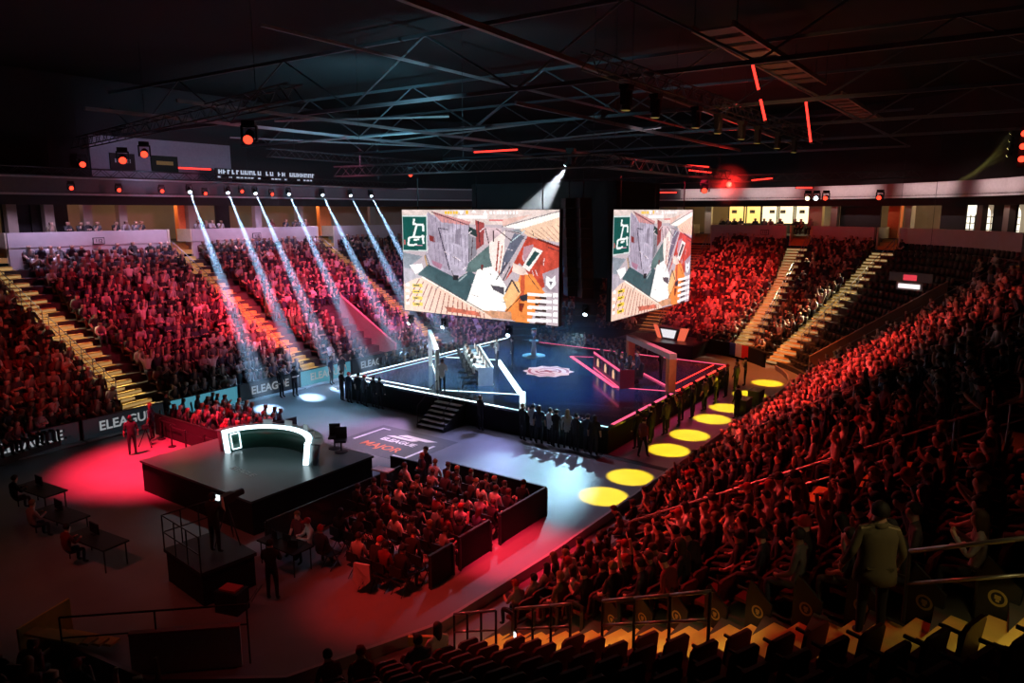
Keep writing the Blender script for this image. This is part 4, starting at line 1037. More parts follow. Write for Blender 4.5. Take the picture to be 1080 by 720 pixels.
b.build('wall_vomitory.001', mat('brown_wall', (.25, .13, .10), .7), kind='structure')

# LED boards along the left of the floor
for i in range(8):
    y = 12.6+4.1*i
    s = thing('led_board', 'dark low LED board along the left stand, %s from the left end' % (ORD+['eighth'])[i], 'board', (-34.35, y, 0), 0, 'LED boards along the left stand')
    MB().box((0, 0, .5), (.12, 4.0, 1.0)).build('cabinet', BLACK, s)
    MB().box((.065, 0, .5), (.01, 3.9, .9)).build('panel', emit('led_board_face_blue', (.10, .42, .55), .55) if i in (2, 4) else emit('led_board_face', (.02, .03, .04), .3), s)
    if i in (0, 1, 3, 4, 5):
        T = text_mb('ELEAGUE', .62, .012).shift(Matrix.Translation((.08, .0, .5)) @ Matrix(((0, 0, 1, 0), (1, 0, 0, 0), (0, 1, 0, 0), (0, 0, 0, 1)))); T.build('lettering', emit('board_text', (.8, .85, .9), .33), s)
    MB().box((.30, 0, .03), (.5, 4.0, .05)).build('sill', mat('pale_sill', (.42, .46, .5), .5), s)
# floor sticker with the event mark
d = thing('floor_sticker', 'grey floor sticker with white and orange lettering before the stage stairs', 'decal', (-22.45, 22.7, 0))
MB().box((0, 0, .004), (4.7, 3.4, .008)).build('sheet', mat('sticker_grey', (.10, .105, .115), .5), d)
stw = mat('sticker_white', (.85, .82, .83), .5)
b = MB()
b.box((-1.95, .35, .011), (.14, 2.0, .006)); b.box((-1.75, 1.28, .011), (.5, .12, .006)); b.box((1.85, -.35, .011), (.14, 2.0, .006)); b.box((1.5, -1.28, .011), (.7, .12, .006))
b.build('frame_lines', stw, d)
b = MB(); b.prism([(-1.0, .55), (.55, .55), (.8, .75), (-.7, .75)], .008, .014); b.prism([(-.55, .85), (1.2, .85), (1.6, 1.15), (-.25, 1.15)], .008, .014); b.prism([(.2, .75), (.6, .75), (.9, .9), (.5, .9)], .008, .014); b.build('chevron_mark', stw, d)
text_mb('ELEAGUE', .50, .012).shift(Matrix.Translation((.1, .16, .012))).build('lettering', stw, d, label='white lettering')
text_mb('MAJOR', .74, .012).shift(Matrix.Translation((-.1, -.75, .012))).build('lettering', mat('sticker_orange', (.85, .22, .10), .5), d, label='orange lettering')

# ------------------------------------------------------------------ analyst platform and desk
p = thing('desk_platform', 'low black platform carrying the curved analyst desk', 'platform', (-22.8, 15.8, 0))
MB().box((0, 0, 1.16), (6.8, 5.4, .08)).build('deck', mat('platform_deck', (.06, .085, .09), .30, var=.2, scale=1.5), p)
MB().box((0, 0, .56), (6.7, 5.3, 1.12)).build('skirt', CLOTHB, p)
PZ = 1.2
ad = thing('analyst_desk', 'curved analyst desk with bright white glowing rim', 'desk', (-22.4, 15.7, PZ))
def arc_pts(r, a0, a1, n, cx=0, cy=0, sx=1., sy=1.): return [(cx+r*sx*math.cos(math.radians(a0+(a1-a0)*i/n)), cy+r*sy*math.sin(math.radians(a0+(a1-a0)*i/n))) for i in range(n+1)]
def curved(r0, r1, z0, z1, a0, a1, flare=0., n=28, sx=1., sy=1.):
    b = MB(); A = arc_pts(1, a0, a1, n)
    for x, y in A:
        b.v += [(x*r0*sx, y*r0*sy, z0), (x*r1*sx, y*r1*sy, z0), (x*(r1+flare)*sx, y*(r1+flare)*sy, z1), (x*(r0+flare)*sx, y*(r0+flare)*sy, z1)]
    for i in range(n):
        o = 4*i
        for j in range(4): b.f.append([o+j, o+(j+1) % 4, o+4+(j+1) % 4, o+4+j])
    b.f += [[0, 3, 2, 1], [4*n, 4*n+1, 4*n+2, 4*n+3]]; b.m = [0]*len(b.f); return b
A0, A1, DY = 27, 187, .80
curved(1.86, 1.96, .0, .76, A0, A1, .14, sy=DY).build('inner_wall', mat('desk_green', (.02, .09, .065), .35), ad, True)
curved(1.88, 2.42, .76, .81, A0, A1, .14, sy=DY).build('counter_top', mat('counter_grey', (.20, .26, .28), .3), ad)
curved(1.96, 2.30, .0, .76, A0, A1, .14, sy=DY).build('outer_wall', mat('counter_grey', (.20, .26, .28), .3), ad, True)
curved(1.82, 1.94, .77, .86, A0, A1, .14, sy=DY).build('glow_rim', LED_W, ad)
for a in (A0, A1):
    x, y = math.cos(math.radians(a)), math.sin(math.radians(a))*DY
    tx, ty = (-y, x)
    b = MB(); w = .08 if a == A0 else .05
    for rr, z in ((1.78, 0), (1.98, 0), (2.10, .86), (1.90, .86)):
        b.v += [(x*rr-tx*w, y*rr-ty*w, z), (x*rr+tx*w, y*rr+ty*w, z)]
    b.f = [[0, 2, 4, 6], [1, 7, 5, 3], [0, 1, 3, 2], [2, 3, 5, 4], [4, 5, 7, 6], [6, 7, 1, 0]]; b.m = [0]*6
    b.build('glow_end', LED_W, ad)
b = MB(); a0, a1 = 166, 179
A = [(1.84*math.cos(math.radians(q)), 1.84*math.sin(math.radians(q))*DY) for q in (a0, a1)]
for (x1, y1) in A: b.tube((x1, y1, .08), (x1*1.06, y1*1.06, .66), .022, 6)
b.tube((A[0][0]*1.06, A[0][1]*1.06, .66), (A[1][0]*1.06, A[1][1]*1.06, .66), .022, 6); b.tube((A[0][0], A[0][1], .08), (A[1][0], A[1][1], .08), .022, 6)
b.build('glow_frame', LED_W, ad)
for i, a in enumerate((50, 78, 105, 130)):
    x, y = -22.4+2.2*math.cos(math.radians(a)), 15.7+1.8*math.sin(math.radians(a))
    s = thing('laptop', 'open laptop on the analyst desk, %s from the right' % ORD[i], 'laptop', (x, y, PZ+.82), math.radians(a)+PI/2, 'laptops on the analyst desk')
    MB().box((0, -.1, .01), (.36, .25, .02)).build('keyboard_base', mat('laptop_grey', (.35, .36, .37), .4), s)
    MB().box((0, .04, .13), (.36, .02, .23)).build('lid', mat('laptop_grey', (.35, .36, .37), .4), s)
for i, (x, y) in enumerate(((-21.3, 18.25), (-20.75, 18.1))):
    s = thing('bar_chair', ['dark stool chair behind the analyst desk, farther of two', 'dark stool chair behind the analyst desk, nearer of two'][i], 'chair', (x, y, PZ), .7, 'chairs behind the analyst desk')
    MB().lathe([(.25, 0), (.24, .03), (.03, .06), (.03, .42)], 12).build('base', STEEL, s); MB().box((0, 0, .46), (.42, .42, .08)).build('seat', BLACK, s); MB().box((0, .2, .72), (.42, .06, .46)).build('backrest', BLACK, s)
dt = text_mb('ELEAGUE', .34, .01).shift(Matrix.Translation((-22.0, 14.6, PZ+.004)) @ Matrix.Rotation(-.06, 4, 'Z'))
o = dt.build('floor_lettering', mat('deck_letter_grey', (.35, .37, .38), .5), p); o.location = (22.8, -15.8, 0)

# ------------------------------------------------------------------ seating pen in front
PX0, PX1, PY0, PY1 = -17.9, -12.55, 12.9, 20.0
def barrier(a, b2, label, h=1.0, m=CLOTHB, posts=True):
    a, b2 = Vector(a), Vector(b2); d = b2-a; L = d.length
    s = thing('barrier_panel', label, 'barrier', (a.x, a.y, 0), math.atan2(d.y, d.x), 'black barriers round the floor seats')
    MB().box((L/2, 0, h/2), (L, .06, h)).build('panel', m, s)
    bb = MB(); n = max(1, round(L/2.2))
    for i in range(n+1): bb.box((L*i/n, .06, h/2-.02), (.05, .05, h))
    bb.build('posts', STEEL, s); MB().box((L/2, 0, h+.02), (L, .08, .04)).build('top_cap', BLACK, s)
barrier((-19.2, 19.2), (-17.85, 19.3), 'dark barrier panel by the gap at the back left of the pen')
barrier((-17.0, 19.95), (PX1, 19.95), 'black barrier along the back right of the floor seating pen')
barrier((PX1, 19.9), (PX1, 17.2), 'black barrier at the right corner of the floor seating pen')
barrier((PX1, 16.7), (PX1, 15.2), 'short black barrier panel halfway along the pen right side')
barrier((PX1, 14.9), (PX1, 13.9), 'short black barrier panel at the near end of the pen right side', .95)
barrier((PX0-.2, 12.7), (PX0-.2, 18.6), 'see through dark barrier along the left of the pen', 1.0, mat('smoked_panel', (.03, .045, .045), .25))
# folding chairs and people in the pen
FCH = {'seat': MB().box((0, 0, .44), (.42, .4, .03)), 'backrest': MB().box((0, -.2, .72), (.42, .03, .28))}
lg = MB()
for sg in (-1, 1): lg.tube((.19*sg, .2, 0), (.19*sg, -.2, .86), .014, 5); lg.tube((.19*sg, -.2, 0), (.19*sg, .18, .44), .014, 5)
FCH_M = {k: v.mesh('chair_'+k, BLACK) for k, v in FCH.items()}; FCH_L = lg.mesh('chair_frame', STEEL)
rows = 0; npen = 0
for r in range(8):
    y = 19.1-r*.84
    for c in range(9):
        x = PX1-.45-c*.56+RNG.uniform(-.06, .06)
        if x < PX0+.3: continue
        if r == 7 and c > 5: continue
        if r >= 5 and c > 6: continue
        if c == 4 and r > 1: continue
        yy = y+RNG.uniform(-.07, .07)
        s = bpy.data.objects.new('folding_chair', FCH_L); COL.objects.link(s); s.location = (x, yy, 0)
        tag(s, 'black folding chair, floor pen row %d from stage, place %d from right barrier' % (r+1, c+1), 'chair', 'folding chairs in the floor pen')
        for k2, me in FCH_M.items():
            q = bpy.data.objects.new(k2, me); COL.objects.link(q); q.parent = s
        if RNG.random() < .93:
            pose = RNG.choices(range(8), [6, 1, 3, 2, 2, .3, 2, 1])[0]
            o, tone = place_person((x, yy+.02, .0), RNG.uniform(-.4, .3), pose, sc=RNG.uniform(.95, 1.06)); npen += 1
            tag(o, 'spectator in %s top, floor pen row %d from stage, place %d from right barrier' % (tone, r+1, c+1), 'person', 'spectators in the floor pen')
# work table with lit gear at the left of the pen
w = thing('work_table', 'dark folding table with glowing gear at the left corner of the pen', 'table', (-16.9, 12.45, 0))
MB().box((0, 0, .73), (1.7, .75, .04)).build('tabletop', BLACK, w)
for sx in (-.75, .75):
    for sy in (-.3, .3): MB().tube((sx, sy, 0), (sx, sy, .72), .02, 6).build('leg', STEEL, w)
for i, (x, y) in enumerate(((-17.4, 12.5), (-16.9, 12.55), (-16.45, 12.4))):
    s = thing('laptop', 'laptop with lit screen on the pen work table, %s from the left' % ORD[i], 'laptop', (x, y, .75), PI+.3*i-.2, 'laptops on the pen work table')
    MB().box((0, -.1, .012), (.34, .24, .02)).build('keyboard_base', BLACK, s); MB().box((0, .04, .13), (.34, .02, .22)).build('lid', BLACK, s); MB().box((0, .028, .13), (.30, .006, .18)).build('screen', emit('laptop_glow', (.5, .8, .8), .7), s)
for i, (x, y, rz) in enumerate(((-16.6, 13.2, 2.8), (-15.9, 12.9, .4), (-17.3, 13.3, -2.9))):
    o, tone = place_person((x, y, 0), rz, (6, 0, 0)[i], 'crew_member'); tag(o, 'crew member in %s top seated %s the pen work table' % (tone, ('behind', 'at the right end of', 'at the left end of')[i]), 'person', 'crew at the work table')
# pale jacket over a chair back, lectern
s = thing('jacket', 'pale jacket hung over a chair back at the near end of the pen', 'jacket', (-13.95, 12.9, 0), .3)
MB().add([(-.24, -.24, .9), (.24, -.24, .9), (.27, -.27, .45), (.1, -.25, .28), (.02, -.26, .5), (-.1, -.25, .2), (-.27, -.27, .42), (-.24, -.3, .9), (.24, -.3, .9), (.27, -.33, .45), (.1, -.31, .28), (.02, -.3, .5), (-.1, -.31, .2), (-.27, -.33, .42)], [tuple(range(7)), tuple(range(13, 6, -1))]+[(i, i+7, (i+1) % 7+7, (i+1) % 7) for i in range(7)]).build('cloth', mat('pale_grey_cloth', (.45, .45, .46), .9), s)
q = bpy.data.objects.new('folding_chair', FCH_L); COL.objects.link(q); q.location = (-13.95, 12.9, 0); q.rotation_euler = (0, 0, .3); tag(q, 'black folding chair under the pale jacket at the near end of the pen', 'chair', 'folding chairs in the floor pen')
for k2, me in FCH_M.items():
    c = bpy.data.objects.new(k2, me); COL.objects.link(c); c.parent = q
s = thing('lectern', 'slim lectern with white top standing behind the pen seats', 'lectern', (-18.0, 17.6, 0), .1)
MB().box((0, 0, 1.22), (.75, .4, .05)).build('top', WHITE, s); MB().add([(-.14, -.1, 0), (.14, -.1, 0), (.14, .1, 0), (-.14, .1, 0), (-.08, -.06, 1.2), (.08, -.06, 1.2), (.08, .06, 1.2), (-.08, .06, 1.2)], [(3, 2, 1, 0), (0, 1, 5, 4), (1, 2, 6, 5), (2, 3, 7, 6), (3, 0, 4, 7), (4, 5, 6, 7)]).build('column', mat('lectern_red', (.6, .2, .2), .5), s)
stand_person((-17.35, 19.2, 0), 3.0, 'arms down', 'dark standing guard in the gap at the back of the pen', 0, 'guard')
stand_person((-17.0, 18.6, 0), 2.7, 'arms folded', 'second guard just in front of the gap in the pen barrier', 1, 'guard')

# second small crowd pen behind the analyst desk, floor crowds at the far side: part of the uncounted crowd
def floor_block(x0, x1, y0, y1, face, fill=.9, dx=.55, dy=.8):
    y = y0
    while y < y1:
        x = x0
        while x < x1:
            if RNG.random() < fill: low_person((x+RNG.uniform(-.1, .1), y+RNG.uniform(-.1, .1), 0), face+RNG.uniform(-.4, .4), RNG.choices(range(8), [6, 2, 3, 2, 2, .4, 1, 1])[0])
            low_seat((x, y, 0), face, (.015, .015, .016)); x += dx
        y += dy
floor_block(-33, -27.2, 18.0, 20.6, -.6)
floor_block(-29, -20.5, 44.4, 47.0, PI)
floor_block(-33.3, -31.6, 33.0, 44.0, -PI/2)
barrier((-32.6, 17.2), (-27.0, 17.2), 'black barrier before the small crowd behind the analyst desk')
barrier((-26.8, 17.3), (-26.6, 20.6), 'black barrier at the right end of the small crowd behind the analyst desk')
CROWD.build('spectator_crowd', attr_mat('crowd_cloth'), kind='stuff', label='dense seated crowd filling the left, far and upper right stands', cat='crowd')
SEATS.build('stand_seats', attr_mat('seat_plastic', rough=.5), kind='stuff', label='rows of dark red arena seats filling the stands beyond the nearest ones', cat='seats')

# ------------------------------------------------------------------ crew and photographers
def cam_thing(loc, rz, label):
    s = thing('photo_camera', label, 'camera', loc, rz, 'photographers cameras')
    MB().box((0, 0, 0), (.14, .07, .10)).build('body', BLACK, s); MB().tube((0, .03, 0), (0, .2, 0), .04, 10).build('lens', BLACK, s)
xs = [-17.8, -17.3, -16.9, -16.4, -16.0, -15.5, -15.0, -14.5, -14.1]
tops = [0, 4, 1, 5, 0, 4, 0, 1, 0]
for i, x in enumerate(xs):
    stand_person((x, 26.25+.12*(i % 2), 0), .3*(i % 3-1), ['holding a camera up', 'arms folded', 'arms down'][i % 3], 'photographer at the stage front edge, %s from the left of the nine near the corner' % (ORD+['eighth', 'ninth'])[i], tops[i], 'photographer', 'photographers at the stage front', sc=1.0+.02*(i % 3), hk=['short', 'cap', 'long'][i % 3])
for i, (x, y) in enumerate(((-29.9, 26.3), (-29.2, 26.2), (-28.6, 26.35), (-28.0, 26.2), (-27.4, 26.3), (-26.9, 26.25), (-20.3, 26.35))):
    stand_person((x, y, 0), .25*(i % 3-1), ['arms folded', 'holding a camera up', 'arms down'][i % 3], 'crew member standing at the stage front left part, %s from the left' % ORD[i], [0, 1, 0, 2, 0, 0, 0][i], 'crew_member', 'crew along the stage front left', hk=['short', 'cap'][i % 2])
for i in range(18):
    y = 28.2+i*.85
    stand_person((-13.0+.25*(i % 2), y, 0), PI/2+.3*(i % 3-1), ['arms down', 'arms folded', 'holding a camera up'][i % 3], 'crew member along the stage right side, number %d counting from the near corner' % (i+1), [0, 0, 1, 2, 0, 6][i % 6], 'crew_member', 'crew along the stage right side', hk=['short', 'short', 'cap'][i % 3])
for i, (x, y, z, rz, po, lb, tp) in enumerate(((-33.3, 24.9, 0, -1.3, 'arms down', 'dark crew member standing left of two by the left LED boards', 0), (-32.9, 25.5, 0, -1.5, 'arms folded', 'dark crew member standing right of two by the left LED boards', 0), (-33.4, 28.6, 0, -1.2, 'arms down', 'dark crew member standing farther along the left LED boards', 1), (-33.1, 29.2, 0, -1.6, 'walking', 'crew member walking farthest along the left LED boards', 0), (-30.5, 15.0, 0, 1.2, 'arms down', 'dark figure standing on the red lit floor left of the platform', 0), (-33.0, 18.0, 0, -.8, 'arms folded', 'dark figure standing at the foot of the leftmost yellow stairs', 0), (-12.3, 27.3, 0, -.3, 'walking', 'crew member walking beside the second yellow floor spot', 3), (-18.6, 50.6, 0, 2.6, 'arms down', 'crew member standing before the far platform', 2), (-10.9, 35.4, 0, 1.2, 'arms down', 'dark guard standing at the floor edge by the yellow spots', 0), (-15.6, 11.0, 0, .6, 'arms folded', 'dark figure standing on the dim floor near the camera platform', 0), (-31.8, 16.6, 0, 2.2, 'arms down', 'dark figure by the stairs foot on the red lit floor', 1))):
    stand_person((x, y, z), rz, po, lb, tp, 'crew_member')
# camera platform lower left
cp = thing('camera_riser', 'dark camera riser with railings on the dim floor at lower left', 'platform', (-17.8, 10.6, 0), -.1)
MB().box((0, 0, .95), (2.2, 1.6, .1)).build('deck', BLACK, cp); MB().box((0, 0, .46), (2.1, 1.5, .9)).build('skirt', CLOTHB, cp)
b = MB()
for x0, y0, x1, y1 in ((-1.08, -.78, -1.08, .78), (-1.08, -.78, 1.08, -.78)):
    for k in range(4): b.tube((x0+(x1-x0)*k/3, y0+(y1-y0)*k/3, 1), (x0+(x1-x0)*k/3, y0+(y1-y0)*k/3, 2), .02, 5)
    for z in (1.5, 2.0): b.tube((x0, y0, z), (x1, y1, z), .02, 5)
b.build('railing', STEEL, cp)
b = MB()
for k in range(4): b.box((-1.25-.26*k, .3, .85-.22*k), (.27, .8, .05))
b.build('steps', BLACK, cp)
stand_person((-17.5, 10.6, 1.0), .3, 'holding a camera up', 'camera operator standing on the camera riser at lower left', 0, 'camera_operator', hk='cap')
tc = thing('broadcast_camera', 'broadcast camera on a tripod with a lit viewfinder on the riser', 'camera', (-17.75, 11.2, 1.0), .2)
MB().box((0, 0, 1.35), (.22, .5, .26)).build('body', BLACK, tc); MB().tube((0, .25, 1.35), (0, .6, 1.35), .1, 12).build('lens', BLACK, tc)
MB().box((0, -.36, 1.52), (.22, .05, .15)).build('viewfinder', emit('viewfinder_glow', (.8, .9, .95), 1.6), tc)
for a in range(3): MB().tube((0, 0, 1.2), (.4*math.cos(a*2.09), .4*math.sin(a*2.09), 0), .02, 6).build('leg', STEEL, tc)
fc = thing('equipment_case', 'small open equipment case with red top beside the riser', 'case', (-16.1, 10.1, 0), .3)
MB().box((0, 0, .3), (.7, .5, .6)).build('body', BLACK, fc); MB().box((0, 0, .63), (.5, .35, .05)).build('top', mat('case_red', (.5, .05, .05), .5), fc); MB().tube((.45, 0, .2), (.75, .1, .7), .015, 5).tube((.45, .2, .2), (.75, .3, .7), .015, 5).build('handle', RAILM, fc)
# roped off stanchions on the red floor
for i, (x, y) in enumerate(((-31.6, 18.3 - 1.4), (-30.2, 16.6), (-28.9, 16.5), (-27.6, 16.6))):
    s = thing('stanchion', 'black post stanchion on the red lit floor, %s from the left' % ORD[i], 'stanchion', (x, y, 0), group='stanchions on the red floor')
    MB().lathe([(.17, 0), (.17, .03), (.03, .06), (.03, .95), (.045, .96), (.045, 1.02)], 10).build('post', BLACK, s)
    MB().box((.65, 0, .92), (1.25, .012, .06)).build('belt', BLACK, s)
# tall floor tripod on the red floor
s = thing('light_tripod', 'small dark tripod standing on the red lit floor', 'tripod', (-31.2, 16.0, 0))
for a in range(3): MB().tube((0, 0, .8), (.35*math.cos(a*2.09), .35*math.sin(a*2.09), 0), .02, 6).build('leg', BLACK, s)
MB().box((0, 0, .9), (.2, .25, .18)).build('head', BLACK, s)
# tables and people in the dim lower-left corner
for i, (x, y) in enumerate(((-27.5, 10.2), (-24.6, 9.6), (-21.8, 9.4))):
    s = thing('table', 'dark production table in the dim lower left corner, %s from the left' % ORD[i], 'table', (x, y, 0), .1, 'production tables at lower left')
    MB().box((0, 0, .73), (2.0, .8, .05)).build('tabletop', BLACK, s)
    for sx in (-.9, .9):
        for sy in (-.33, .33): MB().tube((sx, sy, 0), (sx, sy, .72), .022, 6).build('leg', STEEL, s)
    o, tone = place_person((x-.3, y-.75, 0), .1, 6, 'crew_member'); tag(o, 'crew member in %s top seated at the %s dim production table from the left' % (tone, ORD[i]), 'person', 'crew at the production tables')
    m2 = thing('monitor', 'small monitor on the %s dim production table from the left' % ORD[i], 'monitor', (x-.3, y+.1, .755), PI, 'monitors on the production tables')
    MB().box((0, 0, .01), (.2, .16, .02)).build('stand', BLACK, m2); MB().box((0, 0, .2), (.5, .04, .32)).build('screen_housing', BLACK, m2)
# folded yellow steps and pale board at the near end
s = thing('yellow_steps', 'short flight of yellow steps at the lower left edge of the floor', 'stairs', (-17.6, 7.2, 0), .35)
for k in range(4): MB().box((0, -.3*k, .16+.2*k), (1.5, .3, .06)).build('tread', STEPM, s)
MB().box((-.8, -.45, .5), (.06, 1.4, .9)).build('side_panel', STEPM, s)
s = thing('dasher_board', 'pale red topped board section at the lower left floor edge', 'board', (-14.7, 8.0, 0), .75)
MB().box((0, 0, .5), (2.4, .1, 1.0)).build('panel', mat('board_pale', (.5, .42, .38), .5), s); MB().box((0, 0, 1.02), (2.4, .16, .05)).build('cap_rail', mat('board_red', (.45, .05, .05), .5), s)
s = thing('guard_rail', 'thin two bar railing before the lower left board', 'railing', (-15.2, 7.6, 0), .75)
for x in (-2, 0, 2): MB().tube((x, 0, 0), (x, 0, 1.5), .02, 6).build('post', STEEL, s)
MB().tube((-2, 0, 1.5), (2, 0, 1.5), .025, 6).build('top_rail', STEEL, s); MB().tube((-2, 0, 1.0), (2, 0, 1.0), .02, 6).build('middle_rail', STEEL, s)
# lit yellow panel by the lowest guard rail
b = MB(); b.box((-10.05, 11.05, .85), (.9, .1, .22), .62); b.build('trim_yellow_panel', STEPM, kind='structure')
# dark cases at the right floor edge
for i, (x, y) in enumerate(((-10.9, 38.6), (-10.9, 36.4))):
    s = thing('flight_case', ['black flight case at the floor edge by the far yellow spots', 'black flight case at the floor edge beside the guard'][i], 'case', (x, y, 0), group='flight cases at the floor edge')
    MB().box((0, 0, .45), (.6, 1.0, .8)).build('body', BLACK, s); MB().box((0, 0, .86), (.62, 1.02, .05)).build('lid', STEEL, s)
s = thing('cable_ramp', 'low black cable ramp across the floor between the yellow spots', 'cable ramp', (-12.2, 26.6, 0), -.05)
MB().add([(-1.6, -.2, 0), (1.6, -.2, 0), (1.6, .2, 0), (-1.6, .2, 0), (-1.6, -.06, .06), (1.6, -.06, .06), (1.6, .06, .06), (-1.6, .06, .06)], [(3, 2, 1, 0), (0, 1, 5, 4), (1, 2, 6, 5), (2, 3, 7, 6), (3, 0, 4, 7), (4, 5, 6, 7)]).build('ramp', BLACK, s)
# far platform with small lit desk
p = thing('far_platform', 'black platform beyond the stage carrying the small red desk', 'platform', (-21.2, 50.0, 0))
MB().box((0, 0, .95), (6.0, 3.4, .1)).build('deck', mat('platform_red_deck', (.05, .03, .03), .35), p); MB().box((0, 0, .45), (5.9, 3.3, .9)).build('skirt', CLOTHB, p)
s = thing('caster_desk', 'small desk with white lit front and red wings on the far platform', 'desk', (-20.6, 50.1, 1.0), -.25)
MB().add([(-.6, -.3, 0), (.6, -.3, 0), (.95, -.35, .85), (-.95, -.35, .85), (-.6, .2, 0), (.6, .2, 0), (.95, .25, .85), (-.95, .25, .85)], [(0, 1, 2, 3), (7, 6, 5, 4), (0, 4, 5, 1), (1, 5, 6, 2), (2, 6, 7, 3), (3, 7, 4, 0)]).build('body', BLACK, s)
MB().quad([(-.5, -.36, .12), (.5, -.36, .12), (.72, -.39, .74), (-.72, -.39, .74)]).build('lit_front', emit('desk_white', (.8, .78, .82), 1.1), s)
for sg in (-1, 1): MB().add([(sg*.75, -.3, 0), (sg*1.2, -.1, 0), (sg*1.6, -.15, .95), (sg*1.05, -.35, .95), (sg*.75, -.2, 0), (sg*1.2, 0, 0), (sg*1.6, -.05, .95), (sg*1.05, -.25, .95)], [(0, 1, 2, 3), (7, 6, 5, 4), (0, 4, 5, 1), (1, 5, 6, 2), (2, 6, 7, 3), (3, 7, 4, 0)]).build('wing', emit('wing_red', (1, .16, .08), .9), s)
MB().box((0, -.05, .89), (2.0, .7, .05)).build('top', mat('desk_top_pale', (.6, .5, .5), .4), s)
# tricolour flag on the end barrier
s = thing('flag', 'blue white and red flag hung on the far end barrier', 'flag', (-15.62, 50.36, .62), -.54)
for k, (m2) in enumerate((mat('flag_blue', (.03, .06, .35), .8), mat('flag_white', (.8, .8, .8), .8), mat('flag_red', (.7, .03, .04), .8))):
    MB().box(((k-1)*.62, -.02*(k % 2), 0), (.62, .03, .9)).build('stripe', m2, s)

# ------------------------------------------------------------------ the standing man on the stairs
def man():
    body = standing_body('standing_man_body', ((.30, -.05, 1.16), (.33, .12, .93)), ((.29, -.02, 1.15), (.28, .12, .92)), True, 2)
    f = .655; x, y = S(NEARA, f); k = int(f*K); z = zrow(NEARA, k)+.02
    o = bpy.data.objects.new('standing_spectator', body); COL.objects.link(o); o.location = (x, y, z); o.rotation_euler = (0, 0, math.radians(28)); o.scale = (1.06, 1.06, 1.04)
    tag(o, 'man in a khaki jacket standing on the yellow lit stairs with his back turned', 'person')
    KH = mat('khaki_jacket', (.13, .115, .065), .85, var=.15, scale=8)
    for i, m2 in enumerate((SKINM[0], KH, mat('black_trousers', (.012, .012, .014), .9), SHOEM, KH)):
        o.material_slots[i].link = 'OBJECT'; o.material_slots[i].material = m2
    h = bpy.data.objects.new('hair', HAIRS['short']); COL.objects.link(h); h.parent = o; h.location = (0, .02, 1.655); h.scale = (1.06, 1.04, 1.05)
    # jacket skirt below the waist, collar and shoulder tabs, their light put into the colour
    b = MB(); n = 20; vs = []
    for z2, rx, ry in ((1.50, .075, .07), (1.44, .20, .115), (1.36, .235, .14), (1.2, .215, .145), (1.05, .215, .16), (.92, .24, .185), (.78, .25, .185), (.77, .23, .165)):
        for i in range(n): a = 2*PI*i/n; vs.append((rx*math.cos(a), ry*math.sin(a), z2+.006*math.sin(3*a+z2*20)))
    b.add(vs, [(j*n+i, (j+1)*n+i, (j+1)*n+(i+1) % n, j*n+(i+1) % n) for j in range(7) for i in range(n)]); j = b.build('jacket', KH, o, True)
    MB().lathe([(.085, 1.47), (.098, 1.49), (.085, 1.545), (.075, 1.54)], 16).build('collar', KH, o, True)
    for sg in (-1, 1): MB().add([(sg*.08, -.06, 1.487), (sg*.215, -.05, 1.452), (sg*.215, .04, 1.452), (sg*.08, .05, 1.49), (sg*.08, -.06, 1.502), (sg*.215, -.05, 1.467), (sg*.215, .04, 1.467), (sg*.08, .05, 1.505)], [(3, 2, 1, 0), (0, 1, 5, 4), (1, 2, 6, 5), (2, 3, 7, 6), (3, 0, 4, 7), (4, 5, 6, 7)]).build('shoulder_tab', mat('khaki_lit_tone', (.5, .45, .3), .8), o)
    MB().box((0, -.155, 1.0), (.3, .015, .025)).build('back_belt', KH, o)
    return (x, y, z)
MANP = man()
# aisle-end panels with a plain round badge on the row ends beside the near stairs
inp, outp = S(NEARA, 0), S(NEARA, 1); L = math.hypot(outp[0]-inp[0], outp[1]-inp[1]); n = outdir(NEARA); s2 = (-n[1], n[0])
for i, k in enumerate(range(4, 14)):
    f = (k+.55)/K; q = S(NEARA, f)
    e = thing('row_end_panel', 'dark seat row end panel with round badge, %s up beside the yellow stairs' % (ORD+['eighth', 'ninth', 'tenth'])[i], 'seat end', (q[0]+s2[0]*.74, q[1]+s2[1]*.74, zrow(NEARA, k)), math.atan2(n[1], n[0]), 'row end panels along the near stairs')
    MB().add([(-.22, -.02, 0), (.2, -.02, 0), (.24, -.02, .62), (-.16, -.02, .9), (-.22, -.02, .62), (-.22, .02, 0), (.2, .02, 0), (.24, .02, .62), (-.16, .02, .9), (-.22, .02, .62)], [(0, 1, 2, 3, 4), (9, 8, 7, 6, 5), (0, 5, 6, 1), (1, 6, 7, 2), (2, 7, 8, 3), (3, 8, 9, 4), (4, 9, 5, 0)]).build('panel', BLACK, e)
    b = MB(); m2 = 18
    for i2 in range(m2):
        a, a2 = 2*PI*i2/m2, 2*PI*(i2+1)/m2
        b.quad([(r2*math.cos(w2), -.025, .42+r2*math.sin(w2)) for r2, w2 in ((.075, a), (.105, a), (.105, a2), (.075, a2))])
    b.box((0, -.024, .43), (.07, .004, .05)); b.box((0, -.024, .385), (.04, .004, .03)); b.build('badge', mat('badge_gold', (.34, .24, .07), .6), e)
# phone held up low in the stand
s = thing('phone', 'glowing white phone held up at the bottom centre of the near stand', 'phone', (-7.1, 10.25, 2.45), -.4)
MB().box((0, 0, 0), (.085, .012, .17)).build('body', BLACK, s); MB().box((0, -.008, 0), (.075, .006, .155)).build('screen', emit('phone_glow', (.85, .95, 1), 2.5), s)

# ------------------------------------------------------------------ light
RED = (1, .018, .055); CORAL = (1, .045, .040); PINK = (1, .07, .24); ICE = (.35, .78, 1); LAV = (.60, .62, 1)
